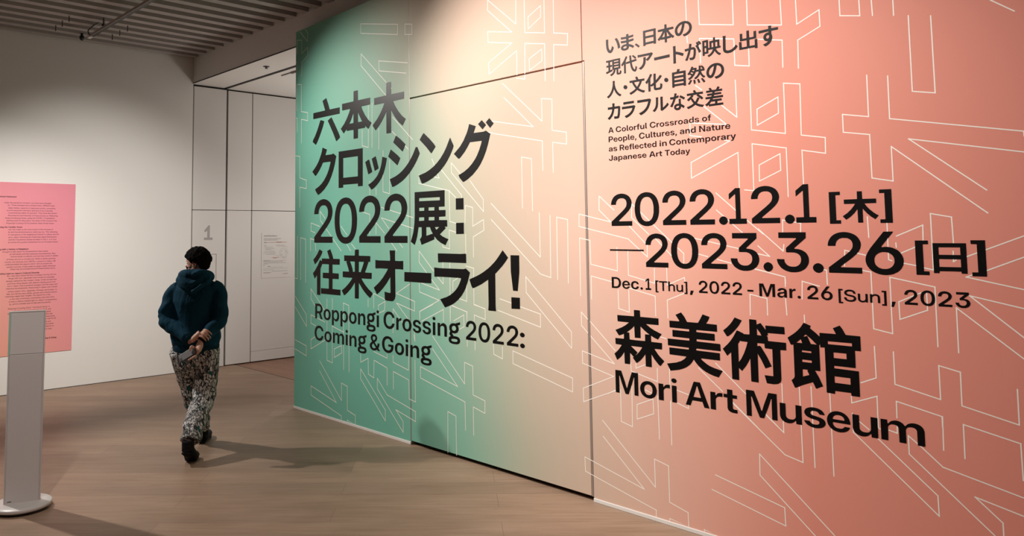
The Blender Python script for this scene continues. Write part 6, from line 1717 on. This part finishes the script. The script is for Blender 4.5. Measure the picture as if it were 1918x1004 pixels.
CL = WR_R - DR * 0.052
PL = around(CL, math.radians(-68), 0.045)
tube(bm, [WR_L, WR_L.lerp(PL, 0.5), PL], [0.027, 0.033, 0.034], 16, flat=0.75)
for k, (ln, rr) in enumerate(((70, 0.0086), (88, 0.0090), (80, 0.0087), (54, 0.0076))):
    c = CL + DR * (-0.034 + 0.0215 * k)
    pts = [around(c, math.radians(a), rad) for a, rad in ((-72, 0.040), (-30, 0.045), (6, 0.0465), (ln * 0.62, 0.045), (ln, 0.041))]
    tube(bm, spline(pts, 3), [rr * (1.12 - 0.42 * i / 12) for i in range(13)], 10)
th = [around(CL + DR * -0.03, math.radians(a), r) for a, r in ((-85, 0.035), (-125, 0.047), (-165, 0.046))]
tube(bm, spline(th, 4), [0.0125 - 0.0005 * i for i in range(9)], 10)
# right hand hangs below its cuff and holds the phone
PA = Vector((-0.85, 0.0, -0.50)).normalized()            # phone's long way
PN = (Vector((0.0, -0.80, 0.60)) - PA * Vector((0.0, -0.80, 0.60)).dot(PA)).normalized()   # its screen looks back and up
PB = PN.cross(PA).normalized()
if PB.z < 0: PB = -PB
PC = Vector((0.031, -0.273, 0.814))
PW, PT, PLN = 0.034, 0.0042, 0.074
up_end = PC - PA * PLN
KN = WR_R + Vector((-0.012, -0.030, -0.062))
tube(bm, [WR_R, WR_R + Vector((-0.004, -0.010, -0.030)), KN, KN + Vector((-0.012, -0.002, -0.020))], [0.026, 0.033, 0.036, 0.030], 16, flat=0.62)
for k, rr in enumerate((0.0095, 0.0098, 0.0093, 0.0080)):
    along = up_end + PA * (0.020 + 0.0185 * k)
    root = KN + PA * (0.004 * k) - PN * 0.012
    pts = [root, along - PN * 0.020 + PB * 0.012, along - PN * 0.020 - PB * 0.022, along - PN * 0.004 - PB * 0.048, along + PN * 0.007 - PB * 0.047]
    tube(bm, spline(pts, 3), [rr * (1.10 - 0.35 * i / 12) for i in range(13)], 10)
tb = [KN + Vector((-0.014, -0.014, 0.012)), up_end + PA * 0.016 + PN * 0.021 + PB * 0.030, up_end + PA * 0.040 + PN * 0.019 + PB * 0.004]
tube(bm, spline(tb, 4), [0.0135 - 0.0006 * i for i in range(9)], 10)
body = fuse('body', bm, M_SKIN, person, 0.0042, 2, 0.5)
for sx in (-1, 1):
    bm = bmesh.new()
    ball(bm, fp(0.030 * sx, 0.0735, -0.006), 0.0115, 0.0105, 0.0090, FR)
    e = from_bm('eye', bm, material('eye_white', (0.6, 0.58, 0.55), 0.25), person, True)
    bm = bmesh.new()
    ball(bm, fp(0.030 * sx, 0.0815, -0.006), 0.0050, 0.0035, 0.0050, FR)
    from_bm('iris', bm, material('dark_iris', (0.015, 0.008, 0.005), 0.2), e, True)


# ---- hair: short and tousled, with an uneven fringe, sideburns and nape
def hair_mesh():
    bm = bmesh.new()
    bmesh.ops.create_icosphere(bm, subdivisions=6, radius=1.0)
    for v in bm.verts:
        d = v.co.normalized()                  # in face axes: x right, y forward, z up
        az = math.atan2(d.x, d.y)
        # strands run down and a little back from the crown; the tufts are longer than wide
        st = Vector((d.x * 5.5 + d.z * 1.2, d.y * 5.5, d.z * 2.0))
        tuft = noise.noise(st) * 0.65 + noise.noise(st * 2.3 + Vector((4, 1, 7))) * 0.35
        aa = abs(az)
        if aa < 0.8: low = 0.20
        elif aa < 1.2: low = 0.20 - (aa - 0.8) / 0.4 * 0.20
        elif aa < 1.45: low = 0.0 - (aa - 1.2) / 0.25 * 0.30
        elif aa < 1.9: low = -0.02 - (aa - 1.45) / 0.45 * 0.40
        else: low = -0.42 - min((aa - 1.9) / 0.5, 1) * 0.42
        low += 0.20 * tuft + 0.05 * noise.noise(Vector((d.x * 30, d.y * 30, 2.0)))
        edge = max(0.0, min(1.0, (d.z - low) / 0.16))
        rx, ry, rz = 0.096, 0.112, 0.114
        s = edge * edge * (3 - 2 * edge)
        thick = 1.0 + 0.085 * tuft * s + 0.018 * noise.noise(Vector((d.x * 34, d.y * 34, d.z * 7))) * s
        inner = 0.76
        k = inner + (thick - inner) * s
        p = Vector((d.x * rx * k, d.y * ry * k, d.z * rz * k + 0.006))
        if d.z < -0.2:
            p.x *= 0.90
            if p.y < 0: p.y *= 0.92
        v.co = HC + FS * p.x + FD * p.y + FU * p.z
    return bm


from_bm('hair', hair_mesh(), M_HAIR, person, True)

# ---- black face mask with ear loops
M_MASK = material('black_mask', (0.006, 0.006, 0.007), 0.8)
bm = bmesh.new()
nu, nv = 22, 12
grid = []
for j in range(nv + 1):
    r_ = []
    for i in range(nu + 1):
        u = -1 + 2 * i / nu
        w = j / nv
        a = u * 1.25
        z = -0.050 - 0.066 * w + 0.016 * (1 - abs(u)) * (1 - w)
        bulge = 0.090 + 0.014 * math.exp(-(u * 2.6) ** 2) * (1 - 0.6 * w) - 0.012 * w
        r_.append(bm.verts.new(fp(0.062 * math.sin(a) * (1 - 0.16 * w), bulge * math.cos(a) + 0.004, z + 0.012 * abs(u))))
    grid.append(r_)
for j in range(nv):
    for i in range(nu): bm.faces.new((grid[j][i], grid[j][i + 1], grid[j + 1][i + 1], grid[j + 1][i]))
bmesh.ops.solidify(bm, geom=list(bm.faces), thickness=0.002)
mask = from_bm('face_mask', bm, M_MASK, person, True)
for sx in (-1, 1):
    bm = bmesh.new()
    tube(bm, spline([fp(0.060 * sx, 0.050, -0.056), fp(0.074 * sx, 0.020, -0.020), fp(0.082 * sx, -0.006, 0.016), fp(0.081 * sx, -0.026, -0.010), fp(0.076 * sx, -0.014, -0.050), fp(0.066 * sx, 0.034, -0.085)], 6), 0.0022, 8)
    from_bm('ear_loop', bm, M_MASK, mask, True)

# ---- trousers: loose, tapering to the ankle
bm = bmesh.new()
ring_loft(bm, [EL(0.60, 0.085, 0.085, 0.0, 0.02), EL(0.68, 0.158, 0.118, 0.004, 0.008), EL(0.76, 0.178, 0.130, 0.008, -0.006), EL(0.84, 0.176, 0.126, 0.008, -0.006), EL(0.92, 0.160, 0.112, 0.004, 0.0)])
tube(bm, spline([HIP_R + Vector((0.008, -0.01, -0.03)), HIP_R.lerp(KNE_R, 0.5) + Vector((0.012, -0.015, 0)), KNE_R + Vector((0.006, -0.02, 0.0)), KNE_R.lerp(ANK_R, 0.55) + Vector((0, -0.008, 0.012)), ANK_R + Vector((0, 0.0, 0.020))], 4),
     [0.108 - 0.0022 * i for i in range(17)], 24, up=(1, 0, 0))
tube(bm, spline([HIP_L + Vector((-0.008, -0.01, -0.03)), HIP_L.lerp(KNE_L, 0.5) + Vector((-0.012, -0.02, 0)), KNE_L + Vector((-0.004, -0.025, 0.0)), KNE_L.lerp(ANK_L, 0.55) + Vector((0, -0.02, 0.0)), ANK_L + Vector((0, -0.015, 0.045))], 4),
     [0.108 - 0.0022 * i for i in range(17)], 24, up=(1, 0, 0))


def fold(co):
    # soft folds bunching towards the hems
    k = max(0.0, min(1.0, (0.75 - co.z) / 0.6))
    w = math.sin(co.z * 62 + co.x * 26) * 0.0055 * k + math.sin(co.z * 31 - co.x * 38 + 1.0) * 0.005 * k
    return Vector((co.x + w, co.y + w * 0.7, co.z))


trousers = fuse('trousers', bm, M_TROUSER, person, 0.010, 4, 0.5, fold)
bm = bmesh.new()
tube(bm, spline([(0.155, -0.055, 0.655), (0.135, -0.115, 0.650), (0.095, -0.135, 0.645)], 5), 0.0045, 8)
from_bm('pocket_flap', bm, material('black_pocket_edge', (0.008, 0.008, 0.009), 0.8), trousers, True)

# ---- black shoes
M_SHOE = material('black_shoe', (0.004, 0.004, 0.004), 0.7, spec=0.15)


def shoe(heel, ball_, toe, yawv):
    bm = bmesh.new()
    d = (ball_ - heel).normalized()
    s = Vector((1, 0, 0))
    tube(bm, [heel + Vector((0, -0.012, 0.018)), heel + d * 0.03 + Vector((0, 0, 0.018)), heel.lerp(ball_, 0.55) + Vector((0, 0, 0.020)), ball_ + Vector((0, 0, 0.010)), toe + Vector((0, 0, 0.004)), toe + Vector((0, 0.018, 0.0))],
         [0.034, 0.047, 0.048, 0.052, 0.042, 0.022], 20, flat=0.76)
    tube(bm, [heel + d * 0.030 + Vector((0, 0, 0.03)), heel + d * 0.035 + Vector((0, 0, 0.085))], [0.045, 0.046], 18)
    return bm


for name, h, b, t_ in (('R', Vector((0.060, -0.335, 0.115)), Vector((0.050, -0.205, 0.034)), Vector((0.048, -0.125, 0.026))),
                       ('L', Vector((-0.020, 0.285, 0.034)), Vector((-0.040, 0.455, 0.032)), Vector((-0.048, 0.520, 0.028)))):
    sh = fuse('shoe', shoe(h, b, t_, None), M_SHOE, person, 0.006, 3, 0.5, lambda co: Vector((co.x, co.y, max(co.z, 0.010))))
    bm = bmesh.new()
    ptsl = [h + Vector((0, -0.02, -0.014)), h.lerp(b, 0.5) + Vector((0, 0, -0.012)), b + Vector((0, 0, -0.022)), t_ + Vector((0, 0.012, -0.018))]
    tube(bm, ptsl, [0.036, 0.040, 0.047, 0.034], 18, flat=0.28)
    for v in bm.verts: v.co.z = max(v.co.z, 0.0)
    from_bm('sole', bm, M_SHOE, sh, True)

# ---- hooded sweatshirt
bm = bmesh.new()
ring_loft(bm, [EL(0.845, 0.178, 0.130, 0.012, -0.005, 32), EL(0.90, 0.198, 0.146, 0.012, -0.008, 32), EL(0.98, 0.192, 0.140, 0.008, -0.006, 32), EL(1.10, 0.186, 0.132, 0.004, -0.006, 32),
               EL(1.20, 0.190, 0.128, 0.004, -0.010, 32), EL(1.29, 0.184, 0.112, 0.006, -0.008, 32), EL(1.345, 0.138, 0.090, 0.008, -0.002, 32), EL(1.385, 0.092, 0.076, 0.008, 0.006, 32)])
for a, b, c, sx in ((SH_L, EL_L, WR_L, -1), (SH_R, EL_R, WR_R, 1)):
    pts = spline([a + Vector((-0.03 * sx, 0, -0.005)), a + Vector((0.012 * sx, 0, -0.03)), a.lerp(b, 0.55) + Vector((0.010 * sx, -0.006, 0)), b + Vector((0.0, -0.002, 0)), b.lerp(c, 0.45), b.lerp(c, 0.86)], 4)
    n = len(pts)
    rad = [0.072 - 0.018 * (i / (n - 1)) if i < n * 0.65 else 0.0603 - 0.022 * ((i - n * 0.65) / (n * 0.35)) for i in range(n)]
    tube(bm, pts, rad, 22)


def wrinkle(co):
    k = math.sin(co.z * 55 + abs(co.x) * 34) * 0.0035 * max(0.0, min(1.0, (abs(co.x) - 0.13) / 0.06))
    k += math.sin(co.x * 40 + co.z * 9) * 0.003 * max(0.0, min(1.0, (1.25 - co.z) / 0.3))
    return Vector((co.x + k * (1 if co.x > 0 else -1), co.y - k, co.z))


hoodie = fuse('sweatshirt', bm, M_HOODIE, person, 0.008, 5, 0.5, wrinkle)
bm = bmesh.new()
ring_loft(bm, [EL(0.790, 0.170, 0.124, 0.012, -0.005, 40), EL(0.80, 0.178, 0.130, 0.012, -0.005, 40), EL(0.845, 0.184, 0.135, 0.012, -0.006, 40), EL(0.868, 0.180, 0.132, 0.012, -0.006, 40)])
from_bm('hem_band', bm, M_RIB, hoodie, True)
for b, c, nm in ((EL_L, WR_L, 'L'), (EL_R, WR_R, 'R')):
    bm = bmesh.new()
    tube(bm, [b.lerp(c, 0.80), b.lerp(c, 0.86), b.lerp(c, 0.99)], [0.037, 0.038, 0.033], 20)
    o = from_bm('cuff', bm, M_CUFF if nm == 'R' else M_RIB, hoodie, True)
# the hood, down on the shoulders and pointed at the back
bm = bmesh.new()
NK = 44
ringp, ringr = [], []
for k in range(NK):
    a = 2 * math.pi * k / NK
    x, y = math.sin(a), -math.cos(a)              # a = 0 at the back
    back = max(0.0, math.cos(a))
    ringp.append(Vector((0.008 + x * (0.098 + 0.012 * back), 0.012 + y * 0.092 - 0.020 * back, 1.395 + 0.012 * back - 0.035 * max(0.0, -math.cos(a)))))
    ringr.append(0.030 + 0.020 * back + 0.008 * abs(x))
n = 14
rings = []
for k in range(NK):
    p = ringp[k]
    t_ = (ringp[(k + 1) % NK] - ringp[k - 1]).normalized()
    out = t_.cross(Vector((0, 0, 1))).normalized()
    upv = out.cross(t_).normalized()
    rings.append([bm.verts.new(p + out * (ringr[k] * math.cos(2 * math.pi * i / n)) + upv * (ringr[k] * 0.95 * math.sin(2 * math.pi * i / n))) for i in range(n)])
for k in range(NK):
    a, b = rings[k], rings[(k + 1) % NK]
    for i in range(n): bm.faces.new((a[i], a[(i + 1) % n], b[(i + 1) % n], b[i]))
# the bag of the hood hanging behind, tapering to its point
sec = []
for z, rx, ry, cy in ((1.420, 0.085, 0.030, -0.085), (1.385, 0.128, 0.046, -0.100), (1.350, 0.128, 0.050, -0.112), (1.320, 0.098, 0.046, -0.120), (1.290, 0.060, 0.036, -0.122), (1.264, 0.024, 0.020, -0.120), (1.256, 0.008, 0.010, -0.118)):
    sec.append(EL(z, rx, ry, 0.012, cy, 26))
ring_loft(bm, sec)
for sx in (-1, 1):
    tube(bm, spline([(0.010 + 0.105 * sx, -0.055, 1.405), (0.012 + 0.115 * sx, -0.105, 1.362), (0.012 + 0.070 * sx, -0.150, 1.318), (0.012 + 0.010 * sx, -0.158, 1.275)], 5), [0.026 - 0.0008 * i for i in range(16)], 12)


def hoodfold(co):
    k = math.sin((co.z * 1.0 - abs(co.x - 0.012) * 0.75) * 95) * 0.0055 * max(0.0, min(1.0, (-0.07 - co.y) / 0.04))
    return Vector((co.x, co.y - k, co.z))


fuse('hood', bm, M_HOODIE, hoodie, 0.006, 4, 0.5, hoodfold)

# ---- the phone, held in the right hand: a thing of its own
RZ_ = Matrix.Rotation(HEAD, 4, 'Z')
PM = Matrix.Translation(Vector((2.666, 5.967, 0.0))) @ RZ_ @ Matrix.Translation(PC) @ Matrix((PA, PB, PN)).transposed().to_4x4()
phone = empty('smartphone', (0, 0, 0), 'silver grey smartphone held in the right hand behind the back', 'phone')
phone.matrix_world = PM
from_bm('case', bevelled(box(-PLN, PLN, -PW, PW, -PT, PT), 0.004, 3), material('black_case', (0.008, 0.008, 0.009), 0.4), phone)
from_bm('back_plate', bevelled(box(-PLN + 0.006, PLN - 0.006, -PW + 0.005, PW - 0.005, PT - 0.0005, PT + 0.0008), 0.0006, 1), material('silver_back', (0.15, 0.145, 0.145), 0.35, 0.3), phone)
from_bm('camera_block', bevelled(box(PLN - 0.028, PLN - 0.010, -PW + 0.008, -0.002, PT, PT + 0.0022), 0.0008, 1), M_BLACK, phone)
